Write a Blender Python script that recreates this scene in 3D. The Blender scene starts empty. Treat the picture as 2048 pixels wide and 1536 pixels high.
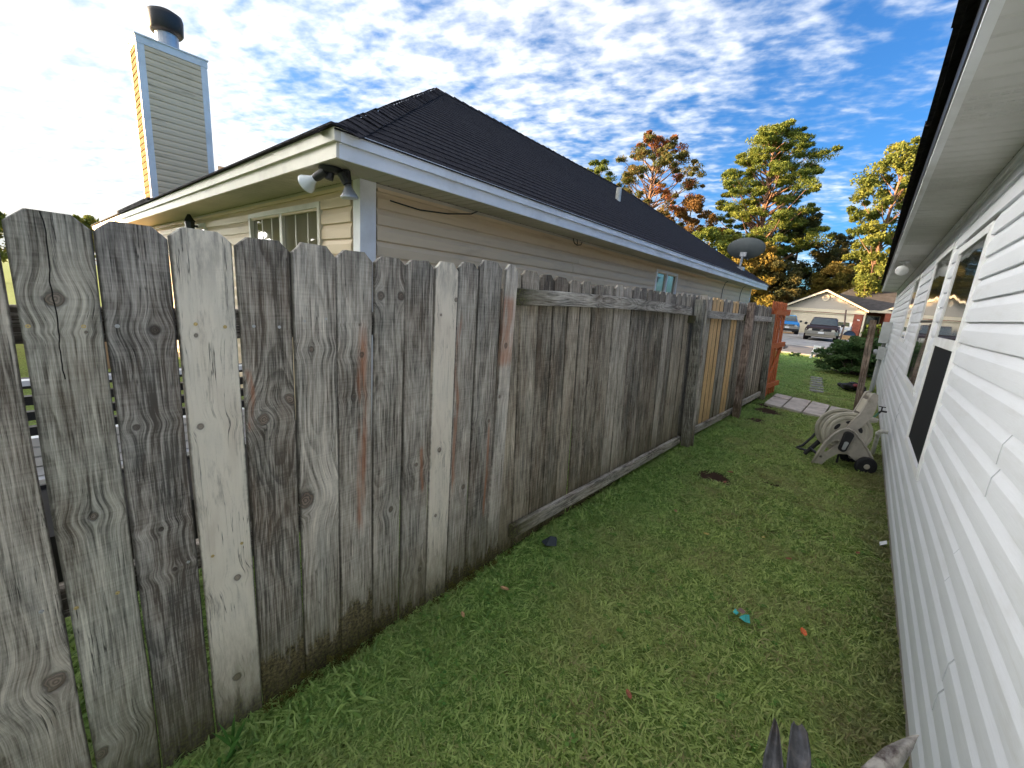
import bpy, math, random
import numpy as np
from mathutils import Vector, Matrix
random.seed(7); rng = np.random.default_rng(7)
S = bpy.context.scene
R_ = math.radians
# ------------------------------------------------------------------ camera
cam_d = bpy.data.cameras.new('camera'); cam = bpy.data.objects.new('camera', cam_d); S.collection.objects.link(cam)
CAMH = 1.55
def cam_matrix(p, r, y):
    B = np.array([[1,0,0],[0,0,-1],[0,1,0]], float)
    cy, sy = math.cos(y), math.sin(y); Yw = np.array([[cy,sy,0],[-sy,cy,0],[0,0,1]])
    cp, sp = math.cos(p), math.sin(p); Pm = np.array([[1,0,0],[0,cp,-sp],[0,sp,cp]])
    cr, sr = math.cos(r), math.sin(r); Rm = np.array([[cr,-sr,0],[sr,cr,0],[0,0,1]])
    return Rm @ Pm @ B @ Yw
RC = cam_matrix(.2112, .075, .6961)
M = Matrix([[RC[0][i], -RC[1][i], -RC[2][i], (0,0,CAMH)[i]] for i in range(3)] + [[0,0,0,1]])
cam.matrix_world = M
cam_d.lens = 825/2048*36; cam_d.sensor_width = 36; cam_d.clip_start = .05; cam_d.clip_end = 3000
S.camera = cam
S.render.resolution_x = 1024; S.render.resolution_y = 768
# ------------------------------------------------------------------ light
SUN_DIR = Vector((-.85, -.52, math.tan(R_(8.5)))).normalized()      # towards the sun
W = bpy.data.worlds.new('World'); S.world = W; W.use_nodes = True
class NT:
    """small helper to wire shader nodes"""
    def __init__(s, nt): s.nt = nt; s.n = nt.nodes; s.l = nt.links
    def node(s, t, **kw):
        n = s.n.new(t)
        for k, v in kw.items(): setattr(n, k, v)
        return n
    def put(s, sock, v):
        if isinstance(v, bpy.types.NodeSocket): s.l.new(v, sock)
        elif v is not None:
            try: sock.default_value = v
            except Exception:
                sock.default_value = (*v, 1) if len(v) == 3 else v[:3]
    def m(s, op, a, b=None, c=None, clamp=False):
        n = s.node('ShaderNodeMath', operation=op, use_clamp=clamp)
        s.put(n.inputs[0], a)
        if b is not None: s.put(n.inputs[1], b)
        if c is not None: s.put(n.inputs[2], c)
        return n.outputs[0]
    def mix(s, f, a, b, mode='MIX'):
        n = s.node('ShaderNodeMix', data_type='RGBA', blend_type=mode)
        s.put(n.inputs[0], f); s.put(n.inputs[6], a); s.put(n.inputs[7], b); return n.outputs[2]
    def sep(s, v): n = s.node('ShaderNodeSeparateXYZ'); s.put(n.inputs[0], v); return n.outputs
    def xyz(s, x, y, z): n = s.node('ShaderNodeCombineXYZ'); [s.put(n.inputs[i], q) for i, q in enumerate((x,y,z))]; return n.outputs[0]
    def noise(s, vec, scale=5, detail=3, rough=.5, dist=0, col=False):
        n = s.node('ShaderNodeTexNoise'); s.put(n.inputs['Vector'], vec); n.inputs['Scale'].default_value = scale
        n.inputs['Detail'].default_value = detail; n.inputs['Roughness'].default_value = rough; n.inputs['Distortion'].default_value = dist
        return n.outputs['Color' if col else 'Fac']
    def ss(s, v, a, b, lo=0, hi=1):
        n = s.node('ShaderNodeMapRange', interpolation_type='SMOOTHSTEP'); s.put(n.inputs[0], v)
        for i, q in enumerate((a,b,lo,hi)): s.put(n.inputs[i+1], q)
        return n.outputs[0]
    def vmul(s, v, k): n = s.node('ShaderNodeVectorMath', operation='MULTIPLY'); s.put(n.inputs[0], v); s.put(n.inputs[1], k); return n.outputs[0]
    def vadd(s, v, k): n = s.node('ShaderNodeVectorMath', operation='ADD'); s.put(n.inputs[0], v); s.put(n.inputs[1], k); return n.outputs[0]
    def attr(s, name, typ='OBJECT'): n = s.node('ShaderNodeAttribute', attribute_type=typ, attribute_name=name); return n.outputs
w = NT(W.node_tree); W.node_tree.nodes.clear()
sky = w.node('ShaderNodeTexSky', sky_type='NISHITA'); sky.sun_disc = False
sky.sun_elevation = R_(8.5); sky.sun_rotation = math.atan2(SUN_DIR.x, SUN_DIR.y)
sky.air_density = 1.0; sky.dust_density = 1.6; sky.ozone_density = 2.5
dirv = w.node('ShaderNodeTexCoord').outputs['Generated']
dx, dy, dz = w.sep(dirv)
zc = w.m('MAXIMUM', dz, 0.0)
den = w.m('ADD', zc, .12)
cu = w.m('DIVIDE', dx, den); cv = w.m('DIVIDE', dy, den)
# rows of small clouds running from upper left to lower right
ca, sa = math.cos(R_(22)), math.sin(R_(22))
u1 = w.m('ADD', w.m('MULTIPLY', cu, ca), w.m('MULTIPLY', cv, sa)); v1 = w.m('SUBTRACT', w.m('MULTIPLY', cv, ca), w.m('MULTIPLY', cu, sa))
cvec = w.xyz(w.m('MULTIPLY', u1, 1.45), w.m('MULTIPLY', v1, 2.1), 0.0)
n1 = w.noise(cvec, 4.2, 6, .52, .30); n2 = w.noise(w.xyz(cu, cv, 3.0), .75, 4, .5)
n3 = w.noise(cvec, 13, 4, .5, .1)
side = w.m('ADD', w.m('MULTIPLY', dx, -.60), w.m('MULTIPLY', dy, -.50))       # more cloud towards the sun
cl = w.m('ADD', w.m('ADD', w.m('MULTIPLY', n1, .66), w.m('MULTIPLY', n3, .34)), w.m('MULTIPLY', w.m('SUBTRACT', n2, .5), .55))
cl = w.m('ADD', w.m('ADD', cl, w.m('MULTIPLY', side, .27)), w.m('MULTIPLY', w.ss(dz, .45, .95), .10))
cover = w.ss(cl, .37, .76)
sunn = w.node('ShaderNodeVectorMath', operation='DOT_PRODUCT'); w.put(sunn.inputs[0], dirv); sunn.inputs[1].default_value = SUN_DIR
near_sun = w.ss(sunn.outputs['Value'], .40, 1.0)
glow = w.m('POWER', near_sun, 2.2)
horizon = w.m('MULTIPLY', w.ss(sunn.outputs['Value'], .15, .9), w.ss(dz, .42, .0))
skyc = w.mix(1.0, sky.outputs[0], (.078, .160, .250), 'MULTIPLY')
skyc = w.mix(w.m('MULTIPLY', horizon, .90), skyc, (.56, .485, .37))
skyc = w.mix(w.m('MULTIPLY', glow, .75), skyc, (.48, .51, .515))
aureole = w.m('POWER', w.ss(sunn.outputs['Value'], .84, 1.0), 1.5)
skyc = w.mix(w.m('MULTIPLY', w.ss(cl, .28, .50), .30), skyc, (.54, .61, .68))
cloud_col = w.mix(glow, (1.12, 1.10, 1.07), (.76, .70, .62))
fade = w.ss(dz, .0, .09)
col = w.mix(w.m('MULTIPLY', w.m('MULTIPLY', cover, .80), fade), skyc, cloud_col)
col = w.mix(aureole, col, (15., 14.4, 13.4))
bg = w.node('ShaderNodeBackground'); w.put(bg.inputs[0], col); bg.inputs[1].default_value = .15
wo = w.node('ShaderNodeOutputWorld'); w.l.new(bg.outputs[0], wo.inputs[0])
sun_d = bpy.data.lights.new('sun', 'SUN'); sun_d.energy = 2.0; sun_d.angle = R_(.6); sun_d.color = (1, .64, .30)
sun = bpy.data.objects.new('sun', sun_d); S.collection.objects.link(sun)
sun.rotation_euler = (-SUN_DIR).to_track_quat('-Z', 'Y').to_euler()
S.view_settings.view_transform = 'Standard'; S.view_settings.look = 'None'; S.view_settings.gamma = 1
S.view_settings.use_curve_mapping = False
S.view_settings.exposure = 3.38
try: S.cycles.max_bounces = 4; S.cycles.diffuse_bounces = 3; S.cycles.glossy_bounces = 2; S.cycles.transmission_bounces = 2; S.cycles.transparent_max_bounces = 4; S.cycles.caustics_reflective = False; S.cycles.caustics_refractive = False
except Exception: pass
# ------------------------------------------------------------------ mesh helpers
C = S.collection
class MB:
    def __init__(s): s.v = []; s.f = []; s.c = []
    def add(s, vs, fs, col=None):
        o = len(s.v); s.v += [tuple(map(float, p)) for p in vs]; s.f += [tuple(i+o for i in f) for f in fs]; return s
    def box(s, a, b, rot=None, org=None):
        (x0,y0,z0),(x1,y1,z1) = a, b
        vs = [(x0,y0,z0),(x1,y0,z0),(x1,y1,z0),(x0,y1,z0),(x0,y0,z1),(x1,y0,z1),(x1,y1,z1),(x0,y1,z1)]
        if rot is not None:
            o = Vector(org if org else (0,0,0)); vs = [tuple(rot @ (Vector(p)-o) + o) for p in vs]
        return s.add(vs, [(0,3,2,1),(4,5,6,7),(0,1,5,4),(1,2,6,5),(2,3,7,6),(3,0,4,7)])
    def hexa(s, q0, q1):
        """two matching quads joined"""
        n = len(q0); vs = list(q0)+list(q1)
        return s.add(vs, [tuple(range(n))[::-1], tuple(range(n,2*n))] + [(i,(i+1)%n,(i+1)%n+n,i+n) for i in range(n)])
    def prism(s, poly, d0, d1, fn):
        """poly of 2D points extruded from d0 to d1; fn(u,v,d)->xyz"""
        return s.hexa([fn(u,v,d0) for u,v in poly], [fn(u,v,d1) for u,v in poly])
    def tube(s, pts, rad, n=8, caps=True):
        pts = [Vector(p) for p in pts]; rads = rad if isinstance(rad, (list,tuple)) else [rad]*len(pts)
        o = len(s.v); up = Vector((0,0,1)); prev = None
        for i, p in enumerate(pts):
            t = (pts[min(i+1,len(pts)-1)] - pts[max(i-1,0)]).normalized()
            if prev is None:
                a = t.orthogonal().normalized()
            else:
                a = (prev - t*prev.dot(t)); a = a.normalized() if a.length > 1e-6 else t.orthogonal().normalized()
            prev = a; b = t.cross(a)
            for k in range(n):
                an = 2*math.pi*k/n; s.v.append(tuple(p + (a*math.cos(an)+b*math.sin(an))*rads[i]))
        for i in range(len(pts)-1):
            for k in range(n):
                s.f.append((o+i*n+k, o+i*n+(k+1)%n, o+(i+1)*n+(k+1)%n, o+(i+1)*n+k))
        if caps:
            s.f.append(tuple(o+k for k in range(n))[::-1]); s.f.append(tuple(o+(len(pts)-1)*n+k for k in range(n)))
        return s
    def lathe(s, prof, axis=Vector((0,0,1)), org=(0,0,0), n=20, sx=1, sy=1):
        """prof: (r, h) along axis"""
        ax = Vector(axis).normalized(); a = ax.orthogonal().normalized()
        if abs(ax.z) > .99: a = Vector((1,0,0))
        b = ax.cross(a); o = len(s.v); org = Vector(org)
        for r, h in prof:
            for k in range(n):
                an = 2*math.pi*k/n; s.v.append(tuple(org + ax*h + a*(r*math.cos(an)*sx) + b*(r*math.sin(an)*sy)))
        for i in range(len(prof)-1):
            for k in range(n): s.f.append((o+i*n+k, o+i*n+(k+1)%n, o+(i+1)*n+(k+1)%n, o+(i+1)*n+k))
        s.f.append(tuple(o+k for k in range(n))[::-1]); s.f.append(tuple(o+(len(prof)-1)*n+k for k in range(n)))
        return s
    def mesh(s, name, mat, org=(0,0,0), smooth=False):
        me = bpy.data.meshes.new(name); ox, oy, oz = org
        me.from_pydata([(x-ox,y-oy,z-oz) for x,y,z in s.v], [], s.f)
        if mat: me.materials.append(mat)
        if smooth: me.polygons.foreach_set('use_smooth', [True]*len(me.polygons))
        me.update(); return me
def link(name, me, parent=None, loc=None):
    o = bpy.data.objects.new(name, me); C.objects.link(o)
    if parent: o.parent = parent
    if loc is not None: o.location = loc
    return o
def thing(name, label, cat, loc=(0,0,0), group=None):
    o = bpy.data.objects.new(name, None); C.objects.link(o); o.location = loc; o.empty_display_size = .2
    o['label'] = label; o['category'] = cat
    if group: o['group'] = group
    return o
def part(name, mb, mat, par, smooth=False, root=None):
    """mb in world coordinates, par a thing (Empty at its base) or a part whose root is given"""
    rt = root or par
    return link(name, mb.mesh(name, mat, tuple(rt.location), smooth), par)
def lone(name, mb, mat, label, cat, group=None, smooth=False, org=None):
    org = org or mb.v[0]
    o = link(name, mb.mesh(name, mat, org, smooth), None, org); o['label'] = label; o['category'] = cat
    if group: o['group'] = group
    return o
def struct(name, mb, mat):
    o = link(name, mb.mesh(name, mat)); o['kind'] = 'structure'; return o
def fast_mesh(name, verts, quads, mat, tri=False):
    me = bpy.data.meshes.new(name); k = 3 if tri else 4
    me.vertices.add(len(verts)); me.vertices.foreach_set('co', verts.astype(np.float32).ravel())
    nf = len(quads); me.loops.add(nf*k); me.loops.foreach_set('vertex_index', quads.astype(np.int32).ravel())
    me.polygons.add(nf); me.polygons.foreach_set('loop_start', np.arange(0, nf*k, k, dtype=np.int32))
    me.update(calc_edges=True)
    if mat: me.materials.append(mat)
    return me
# ------------------------------------------------------------------ materials
def pmat(name, col, rough=.6, metal=0, spec=.5, var=0, scale=8, bump=0, bscale=60, dirt=None, dirt_amt=.0, coord='Object', coat=0):
    m = bpy.data.materials.new(name); m.use_nodes = True; t = NT(m.node_tree); b = m.node_tree.nodes['Principled BSDF']
    oc = t.node('ShaderNodeTexCoord').outputs[coord]
    c = (*col, 1)
    if var:
        f = t.noise(oc, scale, 4, .6); c = t.mix(t.ss(f, .3, .7), tuple(x*(1-var) for x in col), tuple(min(1, x*(1+var)) for x in col))
    if dirt:
        f2 = t.noise(oc, scale*.6, 6, .65, .3); c = t.mix(t.m('MULTIPLY', t.ss(f2, .45, .72), dirt_amt), c, dirt)
    t.put(b.inputs['Base Color'], c)
    b.inputs['Roughness'].default_value = rough; b.inputs['Metallic'].default_value = metal
    b.inputs['Specular IOR Level'].default_value = spec; b.inputs['Coat Weight'].default_value = coat
    if bump:
        bn = t.node('ShaderNodeBump'); bn.inputs['Strength'].default_value = bump; bn.inputs['Distance'].default_value = .01
        t.put(bn.inputs['Height'], t.noise(oc, bscale, 4, .6)); t.l.new(bn.outputs[0], b.inputs['Normal'])
    return m
def wood_mat(name, light=(.75,.69,.61), dark=(.095,.082,.068), grime=1.0, painted=False):
    m = bpy.data.materials.new(name); m.use_nodes = True; t = NT(m.node_tree); b = m.node_tree.nodes['Principled BSDF']
    oc = t.node('ShaderNodeTexCoord').outputs['Object']; x, y, z = t.sep(oc)
    rnd = t.node('ShaderNodeObjectInfo').outputs['Random']; seed = t.m('MULTIPLY', rnd, 97.0)
    u = t.m('ADD', x, t.m('MULTIPLY', y, .6)); v = z
    dmin = None; wn = t.m('SUBTRACT', t.noise(t.xyz(x, z, seed), 45, 2), .5)
    for k in ('k1','k2','k3','k4'):
        a = t.sep(t.attr(k)[1]); r = t.m('MAXIMUM', t.m('MULTIPLY', a[2], .78), .0001)
        du = t.m('SUBTRACT', u, a[0]); dv = t.m('SUBTRACT', v, a[1])
        s_ = t.m('MULTIPLY', r, 3.6); q = t.m('DIVIDE', dv, s_)
        fall = t.m('EXPONENT', t.m('MULTIPLY', t.m('MULTIPLY', q, q), -1.0))
        th = t.m('TANH', t.m('DIVIDE', du, t.m('MULTIPLY', r, 1.1)))
        wob = t.m('MULTIPLY', wn, t.m('MULTIPLY', r, .9))
        d = t.m('DIVIDE', t.m('SQRT', t.m('ADD', t.m('MULTIPLY', du, du), t.m('MULTIPLY', t.m('MULTIPLY', dv, dv), .75))), r)
        d = t.m('ADD', d, t.m('DIVIDE', wob, r)); dmin = d if dmin is None else t.m('MINIMUM', dmin, d)
        u = t.m('SUBTRACT', u, t.m('MULTIPLY', t.m('MULTIPLY', th, fall), t.m('MULTIPLY', r, 1.25)))
    # ring field: distance from a wandering pith gives straight grain with cathedral arches
    wand = t.m('MULTIPLY', t.m('SUBTRACT', t.noise(t.xyz(0.0, t.m('MULTIPLY', v, 1.0), seed), 1.1, 2), .5), .20)
    cx = t.m('ADD', t.m('MULTIPLY', t.m('SUBTRACT', t.m('FRACT', t.m('MULTIPLY', rnd, 7.31)), .5), .16), t.m('MULTIPLY', wand, .35))
    D = t.m('ADD', .055, wand)
    uu = t.m('SUBTRACT', u, cx)
    Rr = t.m('SQRT', t.m('ADD', t.m('MULTIPLY', uu, uu), t.m('MULTIPLY', D, D)))
    Rr = t.m('ADD', Rr, t.m('MULTIPLY', t.noise(t.xyz(t.m('MULTIPLY', u, 10.0), t.m('MULTIPLY', v, 2.2), seed), 1.6, 4), .020))
    ph = t.m('FRACT', t.m('MULTIPLY', Rr, 95.0))
    late = t.m('MULTIPLY', t.ss(ph, .10, .85), t.ss(ph, 1.0, .86)); late = t.m('MULTIPLY', late, t.ss(t.noise(t.xyz(t.m('MULTIPLY', u, 9.0), t.m('MULTIPLY', v, 1.5), t.m('ADD', seed, 50.0)), 2.0, 3), .30, .65, .25, 1.0))
    fib = t.noise(t.xyz(t.m('MULTIPLY', u, 60.0), t.m('MULTIPLY', v, 1.6), seed), 5.0, 4, .72)
    fib2 = t.noise(t.xyz(t.m('MULTIPLY', u, 22.0), t.m('MULTIPLY', v, .9), seed), 5.0, 5, .65)
    saw = t.noise(t.xyz(t.m('MULTIPLY', x, 2.0), t.m('MULTIPLY', v, 42.0), seed), 4.0, 3, .6)
    mac = t.noise(t.xyz(t.m('MULTIPLY', x, 5.0), t.m('MULTIPLY', v, 1.3), seed), 1.7, 5, .6)
    crk = t.noise(t.xyz(t.m('MULTIPLY', u, 38.0), t.m('MULTIPLY', v, .9), t.m('ADD', seed, 9.0)), 2.2, 3, .55)
    crack = t.ss(t.m('ABSOLUTE', t.m('SUBTRACT', crk, .5)), .012, .0)
    crack = t.m('MULTIPLY', crack, t.ss(t.noise(t.xyz(t.m('MULTIPLY', x, 9.0), t.m('MULTIPLY', v, 2.0), t.m('ADD', seed, 4.0)), 2.0, 2), .50, .60))
    tone = t.m('MULTIPLY', t.attr('tone')[2], 1.15)                                 # 0 = mid, + light, - dark
    f = t.m('ADD', .50, t.m('MULTIPLY', t.m('SUBTRACT', fib, .5), 1.7))
    f = t.m('ADD', f, t.m('MULTIPLY', t.m('SUBTRACT', fib2, .5), 1.35))
    f = t.m('ADD', f, t.m('MULTIPLY', t.m('SUBTRACT', saw, .5), .35))
    f = t.m('ADD', f, t.m('MULTIPLY', t.m('SUBTRACT', mac, .5), 1.25))
    f = t.m('ADD', f, t.m('MULTIPLY', late, t.m('MULTIPLY', t.attr('grain')[2], -.20)))
    f = t.m('ADD', f, tone, clamp=True)
    c = t.mix(f, dark, light)
    # warm/cool drift
    hue = t.noise(t.xyz(t.m('MULTIPLY', x, 4.0), v, t.m('ADD', seed, 20.0)), 3.0, 4, .6)
    c = t.mix(t.m('MULTIPLY', t.ss(hue, .45, .75), .45), c, t.mix(.5, c, (.24,.15,.095)))
    c = t.mix(t.m('MULTIPLY', t.ss(hue, .52, .28), .35), c, t.mix(.5, c, (.14,.18,.19)))
    # red heartwood streak: (u, v centre, half length), width fixed
    a = t.sep(t.attr('red')[1])
    ru = t.m('ADD', t.m('SUBTRACT', x, a[0]), t.m('MULTIPLY', t.m('SUBTRACT', t.noise(t.xyz(0.0, t.m('MULTIPLY', v, 2.0), seed), 2.0, 2), .5), .05))
    rw = t.attr('redw')[2]
    rm = t.m('MULTIPLY', t.ss(t.m('ABSOLUTE', ru), rw, t.m('MULTIPLY', rw, .25)), t.ss(t.m('ABSOLUTE', t.m('SUBTRACT', v, a[1])), a[2], t.m('MULTIPLY', a[2], .75)))
    rm = t.m('MULTIPLY', rm, t.ss(t.noise(t.xyz(t.m('MULTIPLY', x, 30.0), t.m('MULTIPLY', v, 3.0), seed), 2.0, 3), .25, .6))
    c = t.mix(t.m('MULTIPLY', rm, .85), c, t.mix(.25, t.mix(fib, (.16,.05,.025), (.62,.25,.12)), c))
    c = t.mix(t.m('MULTIPLY', crack, .85), c, (.018,.016,.014))
    # knots
    kin = t.ss(dmin, 1.0, .86); kring = t.m('MULTIPLY', t.ss(dmin, .72, .95), t.ss(dmin, 1.35, 1.0))
    krings = t.m('ADD', .5, t.m('MULTIPLY', t.m('SINE', t.m('MULTIPLY', dmin, 17.0)), .5))
    kc = t.mix(krings, (.06,.045,.036), (.26,.19,.15))
    kdark = t.attr('kopen')[2]
    kc = t.mix(kdark, kc, (.008,.007,.006))
    c = t.mix(t.m('MULTIPLY', kin, .75), c, kc); c = t.mix(t.m('MULTIPLY', kring, .6), c, (.03,.024,.02))
    halo = t.m('MULTIPLY', t.ss(dmin, 2.6, 1.4), t.m('SUBTRACT', 1.0, kin))
    c = t.mix(t.m('MULTIPLY', halo, .18), c, (.36,.33,.30))
    # crack drawn at (u, v low, v high)
    a = t.sep(t.attr('split')[1])
    cu_ = t.m('SUBTRACT', t.m('ADD', x, t.m('MULTIPLY', t.m('SUBTRACT', t.noise(t.xyz(0.0, v, seed), 7.0, 3), .5), .03)), a[0])
    cm = t.m('MULTIPLY', t.ss(t.m('ABSOLUTE', cu_), .0016, .0006), t.m('MULTIPLY', t.m('GREATER_THAN', v, a[1]), t.m('LESS_THAN', v, a[2])))
    c = t.mix(cm, c, (.01,.009,.008))
    hw_ = t.attr('hw')[2]; edge = t.m('MULTIPLY', t.ss(t.m('ADD', t.m('ABSOLUTE', x), t.m('MULTIPLY', wn, .006)), t.m('SUBTRACT', hw_, .007), hw_), t.m('GREATER_THAN', hw_, .001))
    c = t.mix(t.m('MULTIPLY', edge, .72), c, (.03,.026,.022))
    # mildew at the top, algae and soil at the foot
    top = t.attr('topstain'); nm = t.noise(t.xyz(t.m('MULTIPLY', x, 14.0), t.m('MULTIPLY', v, 3.0), seed), 2.4, 5, .7)
    tm = t.m('MULTIPLY', t.ss(v, t.m('SUBTRACT', top[2], .22), top[2]), t.ss(nm, .38, .62))
    c = t.mix(t.m('MULTIPLY', tm, .42*grime), c, (.05,.05,.052))
    blot = t.ss(t.noise(t.xyz(t.m('MULTIPLY', x, 9.0), t.m('MULTIPLY', v, 1.6), t.m('ADD', seed, 30.0)), 2.0, 6, .72), .56, .74)
    c = t.mix(t.m('MULTIPLY', blot, .5*grime), c, (.045,.042,.04))
    foot = t.m('MULTIPLY', t.ss(t.m('ADD', v, t.m('MULTIPLY', t.m('SUBTRACT', nm, .5), .5)), .50, .02), 1.0)
    c = t.mix(t.m('MULTIPLY', foot, .70*grime), c, t.mix(t.noise(oc, 40, 3), (.075,.060,.032), (.17,.16,.085)))
    rot = t.attr('rot')[2]; crust = t.ss(t.m('ADD', v, t.m('MULTIPLY', t.m('SUBTRACT', nm, .5), .35)), t.m('ADD', rot, .03), t.m('SUBTRACT', rot, .03))
    crust = t.m('MULTIPLY', crust, t.m('GREATER_THAN', rot, .001))
    c = t.mix(t.m('MULTIPLY', crust, .85), c, t.mix(t.ss(t.noise(oc, 70, 5, .7), .35, .68), (.02,.014,.009), (.20,.165,.07)))
    low = t.ss(t.m('ADD', v, t.m('MULTIPLY', t.m('SUBTRACT', nm, .5), .25)), .16, .02)
    c = t.mix(t.m('MULTIPLY', low, .8*grime), c, t.mix(t.ss(t.noise(oc, 90, 3), .4, .65), (.028,.022,.014), (.09,.095,.02)))
    white = t.ss(t.noise(t.xyz(t.m('MULTIPLY', x, 70.0), t.m('MULTIPLY', v, 12.0), seed), 2.3, 2), .74, .80)
    c = t.mix(t.m('MULTIPLY', white, .45), c, (.50,.49,.46))
    tint = t.attr('tint')[0]; c = t.mix(1.0, c, tint, 'MULTIPLY')
    if painted:
        wear = t.ss(t.m('ADD', t.noise(oc, 26, 5, .7), t.m('MULTIPLY', late, .05)), .60, .68)
        pc = t.mix(t.m('MULTIPLY', fib, .8), (.40,.095,.03), (.78,.25,.09)); c = t.mix(wear, pc, c)
    t.put(b.inputs['Base Color'], c); b.inputs['Roughness'].default_value = .85; b.inputs['Specular IOR Level'].default_value = .25
    h = t.m('ADD', t.m('MULTIPLY', late, -.45), t.m('ADD', t.m('MULTIPLY', fib, .7), t.m('MULTIPLY', t.m('ADD', crack, cm), -2.5)))
    h = t.m('ADD', h, t.m('MULTIPLY', t.m('MULTIPLY', kring, -1.0), 1.2)); h = t.m('ADD', h, t.m('MULTIPLY', saw, .35))
    bn = t.node('ShaderNodeBump'); bn.inputs['Strength'].default_value = .75; bn.inputs['Distance'].default_value = .0022
    t.put(bn.inputs['Height'], h); t.l.new(bn.outputs[0], b.inputs['Normal'])
    return m
WOOD = wood_mat('weathered_wood')
NEWWOOD = wood_mat('new_pine', light=(.88,.60,.30), dark=(.48,.28,.12), grime=.45)
GATE = wood_mat('orange_painted_wood', painted=True)
def siding_mat(name, col, dirt, amt, warm=None):
    m = bpy.data.materials.new(name); m.use_nodes = True; t = NT(m.node_tree); b = m.node_tree.nodes['Principled BSDF']
    p = t.node('ShaderNodeNewGeometry').outputs['Position']
    f = t.noise(t.vmul(p, (1.2,1.2,9.0)), 2.0, 6, .65, .3); g_ = t.noise(p, 1.3, 3)
    c = t.mix(t.m('MULTIPLY', t.ss(f, .46, .74), t.m('MULTIPLY', t.ss(g_, .35, .65), amt)), col, dirt)
    fine = t.noise(t.vmul(p, (3.0,3.0,60.0)), 8, 3); c = t.mix(t.m('MULTIPLY', fine, .12), c, tuple(x*.8 for x in col))
    c = t.mix(t.m('MULTIPLY', t.node('ShaderNodeObjectInfo').outputs['Random'], .10), c, tuple(x*.85 for x in col))
    t.put(b.inputs['Base Color'], c); b.inputs['Roughness'].default_value = .55; b.inputs['Specular IOR Level'].default_value = .3
    bn = t.node('ShaderNodeBump'); bn.inputs['Strength'].default_value = .18; bn.inputs['Distance'].default_value = .004
    t.put(bn.inputs['Height'], t.noise(t.vmul(p, (.8,.8,12.0)), 16, 4)); t.l.new(bn.outputs[0], b.inputs['Normal'])
    return m
BEIGE = siding_mat('beige_vinyl', (.72,.575,.39), (.40,.30,.19), .45)
GABLE = siding_mat('gable_vinyl', (.40,.36,.31), (.3,.26,.22), .2)
CHIMSUN = siding_mat('sun_toned_stained_vinyl', (.34,.255,.15), (.13,.085,.045), .9)  # chimney's sunlit side: golden sun tone mixed into a darker stained vinyl colour
CHIMSUN.node_tree.nodes['Principled BSDF'].inputs['Roughness'].default_value = 1.0; CHIMSUN.node_tree.nodes['Principled BSDF'].inputs['Specular IOR Level'].default_value = 0.0
CHIMV = siding_mat('stained_beige_vinyl', (.82,.635,.42), (.30,.225,.14), 1.0)
WHITEV = siding_mat('white_vinyl', (.76,.785,.825), (.55,.55,.53), .5)
TRIM = pmat('white_trim', (.84,.85,.86), .5, var=.04, scale=3, dirt=(.42,.40,.34), dirt_amt=.35)
GLOWTRIM = pmat('glow_tinted_trim', (.66,.62,.52), .5, var=.05, scale=3, dirt=(.36,.33,.26), dirt_amt=.4)  # white trim with the warm sky glow put into its colour, for front faces
SOFFIT = pmat('soffit_vinyl', (.62,.61,.58), .6, var=.05, scale=2, dirt=(.40,.39,.36), dirt_amt=.5)
SOFFITB = pmat('soffit_beige', (.52,.47,.40), .6, var=.05, scale=2, dirt=(.34,.31,.26), dirt_amt=.4)
BACK = pmat('sheathing', (.10,.095,.085), .9, var=.1)
SHING = pmat('black_shingle', (.030,.027,.031), .95, spec=.15, var=.5, scale=30, bump=.7, bscale=400, dirt=(.055,.05,.05), dirt_amt=.6)
SHINGF = pmat('far_shingle', (.05,.045,.045), .95, var=.25, scale=3)
BLACKP = pmat('black_paint', (.012,.012,.014), .45, var=.1, scale=10)
BLACKM = pmat('black_metal', (.02,.02,.022), .5, var=.1)
GALV = pmat('galvanised_metal', (.42,.43,.45), .45, metal=.7, var=.15, scale=6)
DISHM = pmat('grey_dish', (.10,.115,.115), .5, var=.08)
GREYM = pmat('grey_box', (.42,.44,.44), .55, var=.08)
PVC = pmat('white_pvc', (.62,.61,.55), .45, var=.1, scale=20, dirt=(.32,.29,.22), dirt_amt=.5)
TAUPE = pmat('taupe_plastic', (.46,.42,.36), .5, var=.10, scale=14, dirt=(.24,.21,.17), dirt_amt=.6, bump=.1)
TAUPE2 = pmat('cream_plastic', (.54,.50,.41), .5, var=.08, scale=10, dirt=(.30,.27,.20), dirt_amt=.5)
RUBBER = pmat('black_rubber', (.018,.018,.02), .7, var=.2)
GREEN = pmat('green_hose', (.03,.16,.07), .5)
CONC = pmat('concrete', (.40,.37,.335), .9, var=.14, scale=2.0, dirt=(.20,.18,.16), dirt_amt=.6, bump=.3, bscale=80)
PAVER = pmat('paver_concrete', (.60,.54,.49), .9, var=.12, scale=7, dirt=(.26,.22,.20), dirt_amt=.7, bump=.4, bscale=60)
STEP = pmat('stepping_stone', (.27,.265,.24), .9, var=.2, scale=9, dirt=(.10,.12,.06), dirt_amt=.6, bump=.4)
ASPH = pmat('asphalt', (.14,.145,.155), .9, var=.15, scale=.7, dirt=(.10,.10,.10), dirt_amt=.4, bump=.3, bscale=200)
BRICK = pmat('red_brick', (.27,.075,.045), .85, var=.25, scale=4)
DOORC = pmat('cream_door_paint', (.66,.58,.44), .5, var=.04)
TAN = pmat('tan_cardboard', (.42,.27,.13), .8, var=.12)
SCREEN = pmat('dark_screen', (.012,.013,.015), .75, spec=.2, var=.2, scale=60)
BRASS = pmat('brass_screw', (.55,.42,.18), .4, metal=.5)
BULB = pmat('white_bulb_glass', (.72,.76,.78), .2, spec=.6)
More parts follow.
